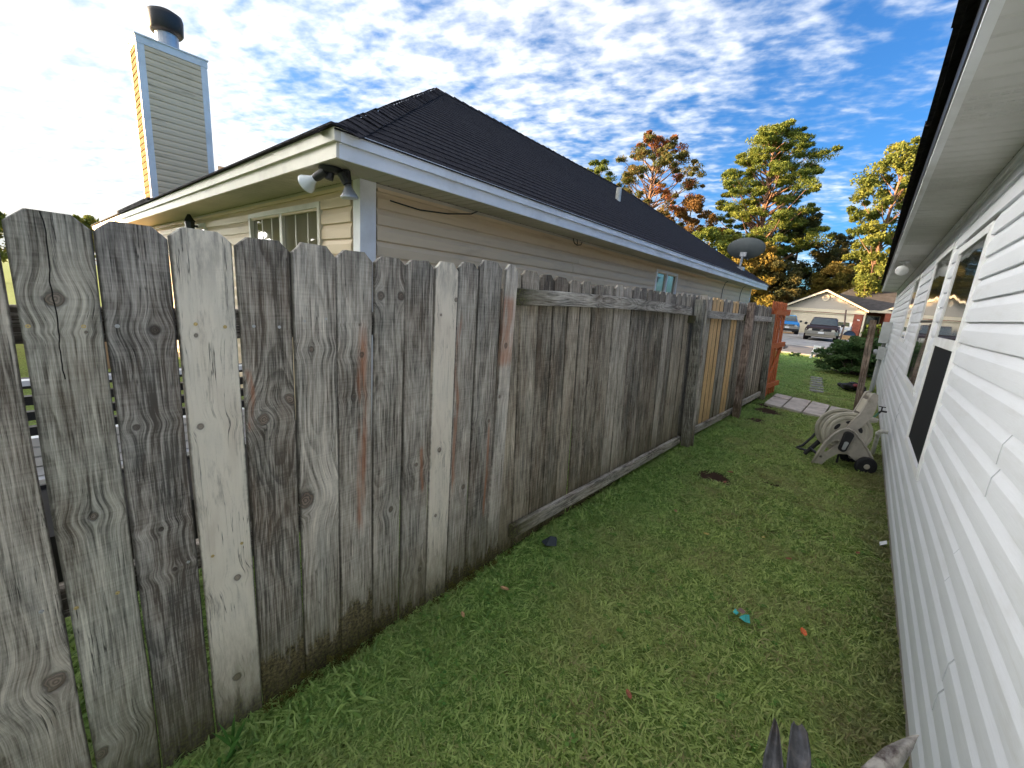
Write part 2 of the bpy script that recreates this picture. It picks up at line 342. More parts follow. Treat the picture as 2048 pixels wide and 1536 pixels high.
def glass_mat(name, base, rough=.03, bump=.08):
    m = bpy.data.materials.new(name); m.use_nodes = True; t = NT(m.node_tree); b = m.node_tree.nodes['Principled BSDF']
    oc = t.node('ShaderNodeNewGeometry').outputs['Position']
    t.put(b.inputs['Base Color'], t.mix(t.noise(t.vmul(oc, (1,14,.5)), 1.5, 2), tuple(x*.55 for x in base), tuple(min(1,x*1.3) for x in base)))
    b.inputs['Roughness'].default_value = rough; b.inputs['Specular IOR Level'].default_value = .9; b.inputs['Coat Weight'].default_value = .6
    bn = t.node('ShaderNodeBump'); bn.inputs['Strength'].default_value = bump; bn.inputs['Distance'].default_value = .02
    t.put(bn.inputs['Height'], t.noise(oc, 2.2, 1)); t.l.new(bn.outputs[0], b.inputs['Normal']); t.l.new(bn.outputs[0], b.inputs['Coat Normal']); return m
GLASS = glass_mat('window_glass', (.035,.042,.040))
GLASSB = glass_mat('window_glass_with_blinds', (.20,.18,.12))
CARGL = glass_mat('car_glass', (.03,.045,.045), .12, 0)
def carpaint(n, c, r=.45): return pmat(n, c, r, coat=.0, spec=.3, var=.06, scale=2, dirt=tuple(x*.6+.02 for x in c), dirt_amt=.25)
MAROON = carpaint('maroon_paint', (.030,.014,.017)); BLUEC = carpaint('blue_paint', (.02,.20,.52)); SILVER = carpaint('silver_paint', (.42,.44,.46))
CHROME = pmat('chrome', (.36,.34,.30), .4, metal=.7, var=.1); LAMPG = pmat('headlight_glass', (.62,.58,.48), .2)
def foliage(name, a, b_, c_=None, trans=.3, scale=.35):
    m = bpy.data.materials.new(name); m.use_nodes = True; t = NT(m.node_tree); b = m.node_tree.nodes['Principled BSDF']
    at = t.attr('leafcol', 'GEOMETRY'); p = t.node('ShaderNodeNewGeometry').outputs['Position']
    c = t.mix(t.ss(t.noise(p, scale, 3), .35, .65), a, b_)
    c = t.mix(at[2], c, c_ or tuple(min(1, x*1.7) for x in b_))
    t.put(b.inputs['Base Color'], c); b.inputs['Roughness'].default_value = .75; b.inputs['Specular IOR Level'].default_value = .15
    tr = t.node('ShaderNodeBsdfTranslucent'); t.put(tr.inputs[0], c); mx = t.node('ShaderNodeMixShader'); mx.inputs[0].default_value = trans
    t.l.new(b.outputs[0], mx.inputs[1]); t.l.new(tr.outputs[0], mx.inputs[2]); t.l.new(mx.outputs[0], m.node_tree.nodes['Material Output'].inputs[0])
    return m
BARK = pmat('pine_bark', (.26,.15,.10), .95, var=.35, scale=1.2, bump=.6, bscale=8)
BARK2 = pmat('grey_bark', (.20,.165,.13), .95, var=.3, scale=1.5)
F_PINE = foliage('pine_needles', (.085,.13,.03), (.15,.19,.04), (.24,.26,.05))
F_RED = foliage('autumn_leaves', (.085,.145,.045), (.13,.155,.05), (.30,.10,.045))
F_OAK = foliage('oak_leaves', (.085,.125,.03), (.15,.18,.04), (.24,.24,.05))
F_DARK = foliage('dark_leaves', (.035,.050,.022), (.07,.08,.03), (.16,.13,.045))
F_YEL = foliage('yellow_leaves', (.13,.13,.03), (.22,.18,.035), (.34,.22,.05))
F_BROWN = foliage('brown_leaves', (.14,.09,.035), (.20,.125,.045), (.26,.14,.05))
F_BUSH = foliage('evergreen_shrub', (.04,.10,.035), (.085,.16,.055), (.15,.22,.08), scale=3)
F_BUSH2 = foliage('light_green_shrub', (.08,.12,.035), (.12,.16,.04), scale=2)
F_WEED = foliage('weed_leaves', (.08,.20,.045), (.13,.28,.06), (.22,.34,.08), scale=6)
# ------------------------------------------------------------------ ground, road, drive
def ground_mat():
    m = bpy.data.materials.new('lawn_ground'); m.use_nodes = True; t = NT(m.node_tree); b = m.node_tree.nodes['Principled BSDF']
    p = t.node('ShaderNodeNewGeometry').outputs['Position']
    f = t.noise(p, 1.1, 5, .6); g_ = t.noise(p, 45, 4, .7); h = t.noise(p, 9, 4, .65)
    c = t.mix(t.ss(g_, .35, .65), (.11,.17,.045), (.28,.38,.10)); c = t.mix(t.m('MULTIPLY', t.ss(h, .45, .7), .55), c, (.16,.13,.07))
    c = t.mix(t.m('MULTIPLY', t.ss(f, .5, .75), .3), c, (.12,.12,.035))
    for (cx, cy, r) in ((-.83,4.12,.20), (-1.02,7.75,.30), (-1.12,8.2,.25), (-.42,4.35,.11), (-1.02,6.9,.2)):
        d = t.node('ShaderNodeVectorMath', operation='DISTANCE'); t.put(d.inputs[0], p); d.inputs[1].default_value = (cx, cy, 0)
        dd = t.m('ADD', d.outputs['Value'], t.m('MULTIPLY', t.m('SUBTRACT', h, .5), r*1.2)); c = t.mix(t.ss(dd, r, r*.6), c, t.mix(g_, (.028,.018,.012), (.085,.05,.034)))
    t.put(b.inputs['Base Color'], c); b.inputs['Roughness'].default_value = .95; b.inputs['Specular IOR Level'].default_value = .1
    bn = t.node('ShaderNodeBump'); bn.inputs['Strength'].default_value = 1; bn.inputs['Distance'].default_value = .02
    t.put(bn.inputs['Height'], g_); t.l.new(bn.outputs[0], b.inputs['Normal']); return m
struct('ground', MB().add([(-900,-900,0),(900,-900,0),(900,900,0),(-900,900,0)], [(0,1,2,3)]), ground_mat())
struct('street', MB().add([(-200,21.2,.004),(200,21.2,.004),(200,27.3,.004),(-200,27.3,.004)], [(0,1,2,3)]), ASPH)
kb = MB(); kb.box((-200,27.3,-.05),(-7.3,27.55,.11)); kb.box((-.6,27.3,-.05),(200,27.55,.11)); kb.box((-200,20.95,-.05),(200,21.2,.06)); struct('kerb', kb, CONC)
dv = MB()
for j in range(6):
    y0 = 27.32 + j*4.1
    for (xa, xb) in ((-7.3,-4.0),(-3.98,-.6)): dv.box((xa,y0,-.04),(xb,y0+4.08,.028))
struct('driveway', dv, CONC)
# ------------------------------------------------------------------ fence
XP0 = -1.407
def picket_mesh(name, wdt, H, thick=.016, seed=0, mat=WOOD, ear=.030, rot=0.0, curve=0.0):
    r = random.Random(seed); st = []
    n = 14; z0 = -.06
    zs = [z0 + (H-ear-z0)*i/n for i in range(n+1)] + [H-ear*.5, H]
    off = [r.uniform(-1,1) for _ in range(8)]
    vs = []; hw0 = wdt/2
    for i, z in enumerate(zs):
        hw = hw0 + .0012*math.sin(z*9+off[0])
        cxx = .0016*math.sin(z*2.7+off[1]*3) + curve*math.sin(math.pi*z/H)
        if i == n+1: hw = hw0 - ear*.5
        if i == n+2: hw = hw0 - ear
        dy = .0025*math.sin(z*1.9+off[2]*3)
        zz = z + (r.uniform(-.002,.002) if i == n+2 else 0)
        ch = .0035
        ring = [(-hw+ch,0),(hw-ch,0),(hw,ch),(hw,thick-ch),(hw-ch,thick),(-hw+ch,thick),(-hw,thick-ch),(-hw,ch)]
        for a, b in ring: vs.append((cxx+a, dy+b, zz + (.003*math.sin(a*90+off[3]*6) if i == n+2 else 0) + (rot*math.sin(a*60+off[4]*4) if i == 0 else 0)))
    fs = [tuple(range(8))[::-1], tuple(len(vs)-8+k for k in range(8))]
    for i in range(len(zs)-1):
        for k in range(8): fs.append((i*8+k, i*8+(k+1)%8, (i+1)*8+(k+1)%8, (i+1)*8+k))
    me = bpy.data.meshes.new(name); me.from_pydata(vs, [], [f[::-1] for f in fs]); me.materials.append(mat); me.update(); return me
fence = thing('wooden_fence', 'long weathered grey wooden privacy fence between the grass passage and the beige house', 'fence', (XP0, 0, 0))
# board frame: local X along +Y(world), local Y pointing to -X (away from us), Z up ; front face at y=0
def board_rot(lean_y=0.0, lean_x=0.0, extra=0.0):
    # columns: localX->(0,1,0)  localY->(-1,0,0)  localZ->(0,0,1)
    base = Matrix(((0,-1,0),(1,0,0),(0,0,1)))
    return (Matrix.Rotation(lean_x, 3, 'Y') @ Matrix.Rotation(lean_y, 3, 'X') @ base).to_euler()
def set_props(o, **kw):
    d = dict(tone=0.0, grain=1.0, topstain=1.7, kopen=0.0, redw=.012)
    d.update(kw)
    for k, v in d.items(): o[k] = v if not isinstance(v, (tuple,list)) else [float(q) for q in v]
    if 'tint' not in d: o['tint'] = [1.0,1.0,1.0]
def add_picket(par, x, y0, y1, H, mat=WOOD, lean_x=0.0, lean_y=0.0, seed=0, label=None, screws=(), zbase=0, curve=0.0, **props):
    wdt = y1-y0; cy = (y0+y1)/2
    me = picket_mesh('picket', wdt, H, seed=seed, mat=mat, curve=curve)
    o = link('picket', me, par, Vector((x, cy, zbase)) - par.location); o.rotation_euler = board_rot(lean_y, lean_x)
    set_props(o, hw=wdt/2, **props)
    if label: o['label'] = label
    for (sy, sz) in screws:
        mb = MB(); mb.lathe([(.0044,0),(.0050,.0012),(.0040,.0026),(.0018,.0028),(.0014,.0012)], axis=(0,-1,0), org=(sy-cy, -.0002, sz-zbase), n=12)
        s_ = link('screw', mb.mesh('screw', BRASS if props.get('tone',0) > .1 or seed in (1,) else GALV), o)
    return o
near = [  # y0, y1, H, props
 (-.168,-.022,1.665, dict(tone=.02, k1=(.04,.49,.026), screws=[(-.057,.704),(-.055,1.405)], grain=1.1)),
 (-.012,.119,1.655, dict(tone=.02, tint=(.93,.96,.95), k1=(-.010,1.467,.020), k2=(0,.92,.012), k3=(-.052,.20,.02), k4=(.030,1.39,.004), split=(-.01,1.28,1.66), screws=[(-.001,1.405),(.085,1.404),(.000,.681),(.078,.682)], grain=1.15)),
 (.124,.259,1.655, dict(tone=-.20, tint=(.95,.96,1.0), k1=(.024,1.393,.015), k2=(-.035,1.138,.009), k3=(-.01,.831,.007), k4=(.01,.692,.007), kopen=.7, screws=[(.145,1.404),(.235,.70)], grain=.9)),
 (.267,.406,1.665, dict(tone=.58, tint=(1.02,1.02,1.0), k1=(-.031,1.376,.006), k2=(-.038,1.111,.010), k3=(.023,.578,.011), k4=(0,.201,.015), screws=[(.305,1.408),(.374,1.400),(.297,.688),(.377,.697)], grain=.55)),
 (.412,.560,1.66, dict(tone=-.20, rot=.20, k1=(-.022,1.103,.022), k2=(.050,1.157,.020), red=(-.058,1.17,.11), redw=.012, screws=[(.448,1.401),(.520,1.398)], grain=1.3)),
 (.563,.706,1.66, dict(tone=.06, rot=.16, k1=(-.052,.775,.034), k2=(-.020,1.322,.010), k3=(.055,.72,.004), screws=[(.596,1.417),(.667,1.425)], grain=1.5)),
 (.709,.848,1.66, dict(tone=-.02, rot=.24, k1=(.028,1.293,.010), k2=(-.005,1.134,.006), k3=(.018,1.404,.004), red=(.030,.98,.46), redw=.026, grain=.7)),
 (.851,.986,1.66, dict(tone=-.05, rot=.12, k1=(-.040,1.512,.017), k2=(.032,1.515,.017), k3=(.020,.609,.014), kopen=.25, grain=.9)),
 (.989,1.133,1.66, dict(tone=-.08, rot=.08, k1=(0,.784,.010), k2=(.035,.236,.012), red=(.03,.75,.12), grain=.6)),
 (1.136,1.265,1.665, dict(tone=.56, tint=(1.02,1.01,.98), k1=(-.012,.822,.013), k2=(-.020,.487,.009), k3=(.055,1.512,.010), k4=(-.028,1.445,.006), grain=.6)),
 (1.270,1.397,1.68, dict(tone=-.06, rot=.12, k1=(.03,.576,.014), red=(-.045,1.0,.48), redw=.016, grain=.7)),
 (1.403,1.560,1.70, dict(tone=-.10, rot=.10, k1=(.04,.9,.01), red=(.045,.62,.30), redw=.014, grain=.7)),
 (1.572,1.672,1.70, dict(tone=.10, rot=.12, k1=(-.01,1.29,.014), k2=(-.03,1.016,.010), red=(-.010,1.36,.20), redw=.09, grain=.7)),
]
blabels = {1:'wide grey picket with a split top', 2:'dark picket with an open knot', 3:'pale newer picket', 9:'narrow pale newer picket', 6:'picket with a long red streak', 12:'picket with an orange stain'}
for i, (y0, y1, H, p) in enumerate(near):
    p = dict(p); sc = p.pop('screws', [])
    add_picket(fence, XP0 + random.uniform(-.004,.003), y0, y1, H, seed=i, screws=sc, label=blabels.get(i), lean_x=-.010 if i > 9 else 0, lean_y=-.012 if i == 12 else random.uniform(-.002,.002), topstain=H, **p)
# out-of-frame continuation behind the photographer
for i in range(5):
    add_picket(fence, XP0, -.165-.147*(i+1), -.165-.147*i-.008, 1.66, seed=200+i, topstain=1.66, tone=random.uniform(-.1,.1))
def wood_bar(par, name, a, b, wd, th, mat=WOOD, **props):
    """bar from a to b (world); wd = height/width across, th = depth in x"""
    a = Vector(a); b = Vector(b); L = (b-a).length; z = (b-a).normalized(); n = 8
    yv = Vector((-1,0,0)); yv = (yv - z*yv.dot(z)).normalized() if abs(z.x) < .9 else Vector((0,1,0)); xv = yv.cross(z)
    vs = []; ch = .003; r = random.Random(name+str(a)); bow = props.pop('bow', 0.0)
    for i in range(n+1):
        zz = L*i/n; ox = bow*math.sin(math.pi*i/n)
        for p_, q in ((-wd/2+ch,-th/2),(wd/2-ch,-th/2),(wd/2,-th/2+ch),(wd/2,th/2-ch),(wd/2-ch,th/2),(-wd/2+ch,th/2),(-wd/2,th/2-ch),(-wd/2,-th/2+ch)):
            vs.append((p_+ox, q+.001*math.sin(zz*3+r.random()*.3), zz))
    fs = [tuple(range(8)), tuple(n*8+k for k in range(8))[::-1]]
    for i in range(n):
        for k in range(8): fs.append((i*8+k, (i+1)*8+k, (i+1)*8+(k+1)%8, i*8+(k+1)%8))
    me = bpy.data.meshes.new(name); me.from_pydata(vs, [], [f[::-1] for f in fs]); me.materials.append(mat); me.update()
    o = link(name, me, par); o.matrix_local = Matrix.Translation(a - par.location) @ Matrix((xv,yv,z)).transposed().to_4x4()
    props.setdefault('topstain', 99); set_props(o, **props); return o
# rails behind the near boards and hidden posts
for z in (1.405, .69): wood_bar(fence, 'rail', (XP0-.042,-.75,z), (XP0-.042,1.56,z), .085, .04, tone=-.25)
wood_bar(fence, 'post', (XP0-.10,1.62,-.1), (XP0-.12,1.62,1.58), .09, .09, tone=-.1)
wood_bar(fence, 'post', (XP0-.11,-.9,-.1), (XP0-.11,-.9,1.58), .09, .09, tone=-.1)
# far stretch: pickets behind rails on our side, everything leaning a little to the left
def xl(y): return -1.425 + max(0, y-4.4)*.027
LX = -.045
ys = [1.688,1.812,1.975,2.122,2.28,2.44,2.60,2.765,2.93,3.09]
while ys[-1] < 8.75: ys.append(ys[-1] + random.uniform(.140,.152))
for i in range(len(ys)-1):
    y0, y1 = ys[i]+.001, ys[i+1]-.001
    mat = WOOD; props = dict(tone=random.uniform(-.26,.10), grain=.8, topstain=1.72, tint=random.choice([(.97,.92,.83),(.94,.90,.82),(1,.98,.93)])); lab = None
    ly = random.uniform(-.006,.006)
    if 5.46 < (y0+y1)/2 < 5.80 or 6.36 < (y0+y1)/2 < 6.66: mat = NEWWOOD; lab = 'new yellow pine picket'; props.update(tone=.18, grain=.6, tint=(1,1,1))
    if random.random() < .30: props['k1'] = (random.uniform(-.04,.04), random.uniform(.4,1.3), random.uniform(.006,.014))
    if i in (4,): ly = -.008; y1 -= .015
    if i in (5,): ly = .006; y0 += .011
    add_picket(fence, xl(y0), y0, y1, 1.69 + random.uniform(-.02,.015), mat=mat, lean_x=LX, lean_y=ly, seed=40+i, label=lab, **props)
def rail2(y0, y1, z0, z1, h, th=.036, **k):
    f0 = xl(y0)+LX*z0*1.0+.028; f1 = xl(y1)+LX*z1*1.0+.028
    return wood_bar(fence, 'rail', (f0, y0, z0), (f1, y1, z1), h, th, **k)
r_ = rail2(1.700, 4.60, 1.545, 1.525, .088, tone=.02, grain=1.9, bow=-.018, k1=(.0,.9,.010)); r_['label'] = 'bowed upper rail with wavy grain'
rail2(1.775, 4.70, .150, .085, .085, tone=-.05, grain=1.2)
rail2(4.62, 4.72, 1.44, 1.44, .08, tone=.15, th=.05)
rail2(4.84, 6.74, 1.505, 1.485, .09, tone=.12, grain=1.4); rail2(6.86, 8.64, 1.48, 1.47, .085, tone=.12)
rail2(4.80, 6.9, .10, .08, .085, tone=-.12); rail2(6.9, 8.64, .12, .12, .085, tone=.10)
wood_bar(fence, 'post', (-1.315,4.76,-.15), (-1.425,4.76,1.655), .092, .088, tone=-.22, tint=(.95,1.0,.97))
wood_bar(fence, 'rail', (-1.30,4.815,-.05), (-1.41,4.815,1.70), .022, .088, tone=.05)['label'] = 'upright batten against the post'
wood_bar(fence, 'post', (-1.245,6.79,-.15), (-1.325,6.79,1.70), .10, .095, tone=-.22, tint=(1.05,.90,.86))
wood_bar(fence, 'post', (-1.235,8.70,-.15), (-1.35,8.70,1.56), .092, .09, tone=-.15, tint=(.9,.98,.92))
# orange gate
gate = thing('garden_gate', 'orange brown painted wooden gate standing open at the far end of the fence', 'gate', (-1.28, 8.80, 0))
for i in range(7):
    y0 = 8.79 + i*.150; xx = -1.30 + (y0-8.79)*.09
    o = add_picket(gate, xx, y0, y0+.141, 1.80, mat=GATE, lean_x=LX, seed=90+i, topstain=99, tone=.0)
for z, d in ((1.60,.0),(.98,.02),(.22,.0)):
    wood_bar(gate, 'gate_rail', (-1.262-.045*z, 8.92, z), (-1.172-.045*z, 9.82, z+d), .09, .04, mat=GATE)
wood_bar(gate, 'brace', (-1.25-.01, 8.95, .27), (-1.19-.05, 9.75, .94), .085, .03, mat=GATE)
wood_bar(gate, 'gate_stile', (-1.232,8.86,.06), (-1.325,8.86,1.62), .09, .04, mat=GATE, tone=.1)
hb = MB(); hb.box((-1.19,9.80,.93),(-1.15,9.90,.96)); hb.box((-1.22,9.84,.90),(-1.18,9.88,.99)); part('latch', hb, GALV, gate)
gp = thing('gate_post', 'weathered grey wooden post standing by the white house wall', 'post', (.14,9.27,0))
wood_bar(gp, 'post', (.12,9.27,-.1), (.035,9.27,1.59), .095, .095, tone=-.30, tint=(.85,.74,.66))
# ------------------------------------------------------------------ siding builder
def cut(a, b, holes):
    segs = [(a,b)]
    for h0, h1 in holes:
        ns = []
        for s0, s1 in segs:
            if h1 <= s0 or h0 >= s1: ns.append((s0,s1)); continue
            if h0 > s0: ns.append((s0,h0))
            if h1 < s1: ns.append((h1,s1))
        segs = ns
    return [s for s in segs if s[1]-s[0] > .015]
def lap_profile(h, d=.014, dutch=True):
    if dutch: return [(0,0),(d,0),(d+.0006,h*.30),(d,h*.60),(d*.35,h*.93),(d*.30,h+.004),(0,h+.004)]
    return [(0,0),(d,0),(d*.3,h+.004),(0,h+.004)]
def siding(par, axis, plane, sgn, a, b, z0, z1, h, mat, holes=(), pl=3.66, d=.014, start=0.0, name='siding_plank', gap=.003, dutch=True):
    """axis 'y': wall plane x=plane facing sgn*x, running a..b in y ; axis 'x': plane y=plane facing sgn*y"""
    k = 0; z = z0; prof = lap_profile(h, d, dutch); root = par.location
    while z < z1-.01:
        hh = min(h, z1-z); zc = z+hh*.5; r = random.Random(int(k/2)*31+int(abs(plane)*100))
        st = a - r.uniform(0, pl) if start == 0 else a-start
        ed = [st + i*pl for i in range(int((b-st)/pl)+2)]
        hs = [(w0,w1) for (w0,w1,y0,y1) in holes if y0 < zc < y1]
        for i in range(len(ed)-1):
            s0, s1 = max(a, ed[i]), min(b, ed[i+1]-gap)
            if s1-s0 < .02: continue
            for (p0, p1) in cut(s0, s1, hs):
                mb = MB(); e = .0016*(i % 2)
                pts = [(dd+e, min(zz, z1-z+.002)) for dd, zz in prof]
                if axis == 'y': mb.hexa([(plane+sgn*dd, p0, z+zz) for dd, zz in pts], [(plane+sgn*dd, p1, z+zz) for dd, zz in pts])
                else: mb.hexa([(p0, plane+sgn*dd, z+zz) for dd, zz in pts], [(p1, plane+sgn*dd, z+zz) for dd, zz in pts])
                part(name, mb, mat, par)
        z += h; k += 1
def fixn(o_name=None):
    pass
# ------------------------------------------------------------------ white house (right)
WX = .40
wh = thing('white_house', 'white vinyl sided house wall with dark edged eave along the right of the passage', 'house', (WX,0,0))
YE = 15.2; Y0 = -1.6
mb = MB(); mb.box((WX+.016,Y0,.02),(WX+.2,YE-.02,2.52)); mb.box((WX+.2,Y0,.02),(9,Y0+.2,2.52)); mb.box((WX+.2,YE-.25,.02),(9,YE-.02,2.52)); mb.box((8.8,Y0+.2,.02),(9,YE-.25,2.52)); part('wall', mb, BACK, wh)
part('foundation', MB().box((WX+.010,Y0-.02,-.1),(9.02,YE,.075)), CONC, wh)
wins = [(3.42,4.46,.66,2.10),(4.86,6.10,.99,2.20),(7.72,8.75,1.33,2.21)]
siding(wh, 'y', WX+.018, -1, Y0, YE-.10, .095, 2.34, .115, WHITEV, holes=[(a-.01,b+.01,c-.02,d+.02) for a,b,c,d in wins], d=.021, gap=.007)
mb = MB(); mb.box((WX-.004,YE-.10,.08),(WX+.05,YE,2.40)); part('corner_trim', mb, TRIM, wh)
mb = MB(); mb.box((WX-.012,Y0,2.335),(WX+.018,YE-.1,2.362)); mb.box((WX-.020,Y0,2.362),(WX+.018,YE,2.398)); part('frieze_trim', mb, TRIM, wh)
for wi, (a, b, c, d) in enumerate(wins):
    f = MB(); t_ = .030; xo, xi = WX-.012, WX+.030
    f.box((xo,a,c),(xi,a+t_,d)); f.box((xo,b-t_,c),(xi,b,d)); f.box((xo,a+t_,d-t_),(xi,b-t_,d)); f.box((xo,a+t_,c),(xi,b-t_,c+t_))
    wf = part('window_frame', f, TRIM, wh)
    f2 = MB(); e = .022
    f2.box((xo+.002,a-e,c-e),(WX+.012,a-.001,d+e)); f2.box((xo+.002,b+.001,c-e),(WX+.012,b+e,d+e)); f2.box((xo+.002,a-.001,d+.001),(WX+.012,b+.001,d+e)); f2.box((xo+.002,a-.001,c-e),(WX+.012,b+.001,c-.001))
    part('window_trim', f2, TRIM, wh)
    mid = (c+d)/2 if wi else 1.45
    if wi == 0:
        q = MB(); q.box((WX-.004,a+t_,mid+.03),(WX+.002,b-t_,d-t_)); g1 = part('glass_pane', q, GLASS, wf, root=wh)
        q = MB(); q.box((WX-.014,a+t_,mid-.03),(WX+.010,b-t_,mid+.03)); part('meeting_rail', q, TRIM, wf, root=wh)
        q = MB(); q.box((WX+.000,a+t_+.016,c+t_+.01),(WX+.006,b-t_-.016,mid-.03)); o = part('insect_screen', q, SCREEN, wf, root=wh)
        q = MB()
        q.box((WX-.008,a+t_,c+t_),(WX+.008,a+t_+.016,mid-.03)); q.box((WX-.008,b-t_-.016,c+t_),(WX+.008,b-t_,mid-.03)); part('screen_frame', q, TRIM, wf, root=wh)
    else:
        q = MB(); q.box((WX-.004,a+t_,c+t_),(WX+.002,b-t_,d-t_)); part('glass_pane', q, GLASS, wf, root=wh)
        q = MB(); q.box((WX-.0055,a+t_,mid-.012),(WX-.0045,b-t_,mid+.012)); part('meeting_rail', q, TRIM if wi == 2 else BLACKM, wf, root=wh)
# soffit panels with grooves
XE = .075
def soffit(par, axis, e0, e1, a, b, z, mat, pw=.305):
    me_ = {}
    n = int((b-a)/pw)
    for i in range(n+1):
        s0 = a+i*pw; s1 = min(b, s0+pw-.003)
        if s1-s0 < .02: continue
        mb = MB(); pr = []
        for k in range(3):
            w_ = (s1-s0)/3; q0 = s0+k*w_
            pr += [(q0+.004, z+.006), (q0+.012, z), (q0+w_-.012, z), (q0+w_-.004, z+.006)]
        pr += [(s1, z+.006), (s1, z+.011), (s0, z+.011), (s0, z+.006)]
        if axis == 'y': mb.hexa([(e0,p,q) for p,q in pr], [(e1,p,q) for p,q in pr])
        else: mb.hexa([(p,e0,q) for p,q in pr], [(p,e1,q) for p,q in pr])
        if i % 4 == 1:   # vent slots as small raised lips
            for k in range(3):
                for j in range(9):
                    cc = e0 + (e1-e0)*(.10+.8*j/8); q0 = s0+(k+.5)*(s1-s0)/3
                    if axis == 'y': mb.box((cc-.012,q0-.012,z-.002),(cc+.008,q0-.006,z)); mb.box((cc-.012,q0+.010,z-.002),(cc+.008,q0+.016,z))
        part('soffit_panel', mb, mat, par)
soffit(wh, 'y', XE+.03, WX-.0205, Y0, YE+.05, 2.40, SOFFIT)
part('soffit_trim', MB().box((XE,Y0,2.385),(XE+.03,YE+.08,2.415)).box((XE+.001,YE+.05,2.386),(WX,YE+.08,2.42)), TRIM, wh)
part('fascia', MB().box((XE-.006,Y0,2.408),(XE+.02,YE+.12,2.545)), BLACKP, wh)
rf = MB()
rf.hexa([(XE-.035,Y0,2.548),(4.7,Y0,4.9),(4.7,Y0,4.92),(XE-.035,Y0,2.575)], [(XE-.035,YE+.2,2.548),(4.7,YE+.2,4.9),(4.7,YE+.2,4.92),(XE-.035,YE+.2,2.575)])
rf.hexa([(4.7,Y0,4.9),(9.4,Y0,2.548),(9.4,Y0,2.575),(4.7,Y0,4.92)], [(4.7,YE+.2,4.9),(9.4,YE+.2,2.548),(9.4,YE+.2,2.575),(4.7,YE+.2,4.92)])
part('roof', rf, SHING, wh)
for i in range(18):    # shingle edges hanging a little unevenly over the eave
    y0 = Y0+i*.95; r = random.uniform(0,.008)
    part('shingle', MB().box((XE-.052-r,y0+.003,2.568-r),(XE+.10,y0+.947,2.588)), SHING, wh)
# things on the white wall
em = thing('electric_meter_box', 'pale grey electric meter box with conduit on the white wall behind the post', 'meter box', (.38,12.6,.9))
mb = MB(); mb.box((.22,12.3,1.12),(.378,12.62,1.58)); part('upper_box', mb, GREYM, em)
mb = MB(); mb.box((.25,12.2,.76),(.377,12.50,1.03)); part('lower_box', mb, GREYM, em)
part('meter_dial', MB().lathe([(.07,0),(.07,.05),(.05,.07)], axis=(-1,0,0), org=(.25,12.35,.90), n=16), GALV, em)
part('conduit', MB().tube([(.31,12.42,1.03),(.31,12.42,1.12)], .022).tube([(.31,12.35,-.02),(.31,12.35,.76)], .035), GREYM, em)
part('conduit', MB().tube([(.35,12.6,-.02),(.35,12.6,1.12)], .016), PVC, em)
pv = MB(); pv.tube([(.40,6.28,.335),(.345,6.28,.335),(.325,6.28,.325),(.318,6.29,.30),(.318,6.42,.0),(.318,6.43,-.05)], .021, 10); pv.tube([(.355,6.28,.335),(.332,6.28,.333)], .027, 10)
pv.tube([(.318,6.287,.31),(.318,6.30,.28)], .027, 10)
lone('drain_pipe', pv, PVC, 'cream plastic drain pipe elbow coming out of the white wall beside the hose reel', 'pipe', smooth=True)
sp = thing('outdoor_tap', 'dark outdoor tap with cross handle on the white wall above the hose reel', 'tap', (.385,7.2,.42))
part('spout', MB().tube([(.39,7.2,.42),(.335,7.2,.42),(.315,7.2,.39)], .013), BLACKM, sp)
part('handle', MB().tube([(.335,7.2,.42),(.335,7.2,.475)], .008).box((.30,7.19,.472),(.37,7.21,.482)), BLACKM, sp)
part('hose', MB().tube([(.315,7.2,.39),(.27,7.1,.33),(.22,6.8,.28),(.16,6.4,.30)], .012), GREEN, sp, smooth=True)
fl = thing('flood_light', 'round white floodlight under the eave of the white house', 'light', (.20,7.9,2.40))
part('base', MB().lathe([(.055,0),(.055,-.02),(.04,-.03)], org=(.20,7.9,2.40), n=16), TRIM, fl)
part('arm', MB().tube([(.20,7.9,2.375),(.20,7.87,2.32),(.20,7.84,2.30)], .016), TRIM, fl)
part('lamp_head', MB().lathe([(.022,.05),(.035,.0),(.062,-.045),(.070,-.05),(.066,-.058),(.0,-.058)], axis=(.0,1,.35), org=(.19,7.84,2.28), n=20), TRIM, fl, smooth=True)
# ------------------------------------------------------------------ beige house (left)
BX = -3.06; EX = -2.70; FY = 1.74; EY = 1.37; EZ = 2.31; TZ = 2.47; BYE = 15.2; EYE = 15.6; LXW = -15.2
bh = thing('beige_house', 'beige vinyl sided house with black hip roof behind the wooden fence', 'house', (-3.06,1.74,0))
mb = MB(); mb.box((-9.4,FY+.01,0),(BX-.012,BYE-.01,2.42)); mb.box((LXW,FY+.01,0),(-9.4,9,2.42)); part('wall', mb, BACK, bh)
fw = [(-5.36,-3.68,1.02,2.20),(-8.6,-7.02,1.02,2.20)]
siding(bh, 'y', BX-.014, 1, FY+.13, BYE-.1, .113, 2.28, .119, BEIGE, holes=[(7.40,8.47,1.05,2.14)], d=.026)
siding(bh, 'x', FY+.012, -1, LXW+.1, BX-.13, .113, 2.28, .119, BEIGE, holes=[(a-.0,b+.0,c,d-.06) for a,b,c,d in fw], d=.026)
part('corner_trim', MB().box((BX-.085,FY-.018,0),(BX+.016,FY+.115,EZ)), TRIM, bh)
part('corner_trim', MB().box((BX-.02,BYE-.10,0),(BX+.006,BYE,EZ)), TRIM, bh)
part('frieze_trim', MB().box((BX-.02,FY+.115,2.272),(BX+.012,BYE-.1,2.308)), SOFFITB, bh)
part('frieze_trim', MB().box((LXW,FY-.012,2.262),(BX-.09,FY+.01,2.308)), SOFFITB, bh)
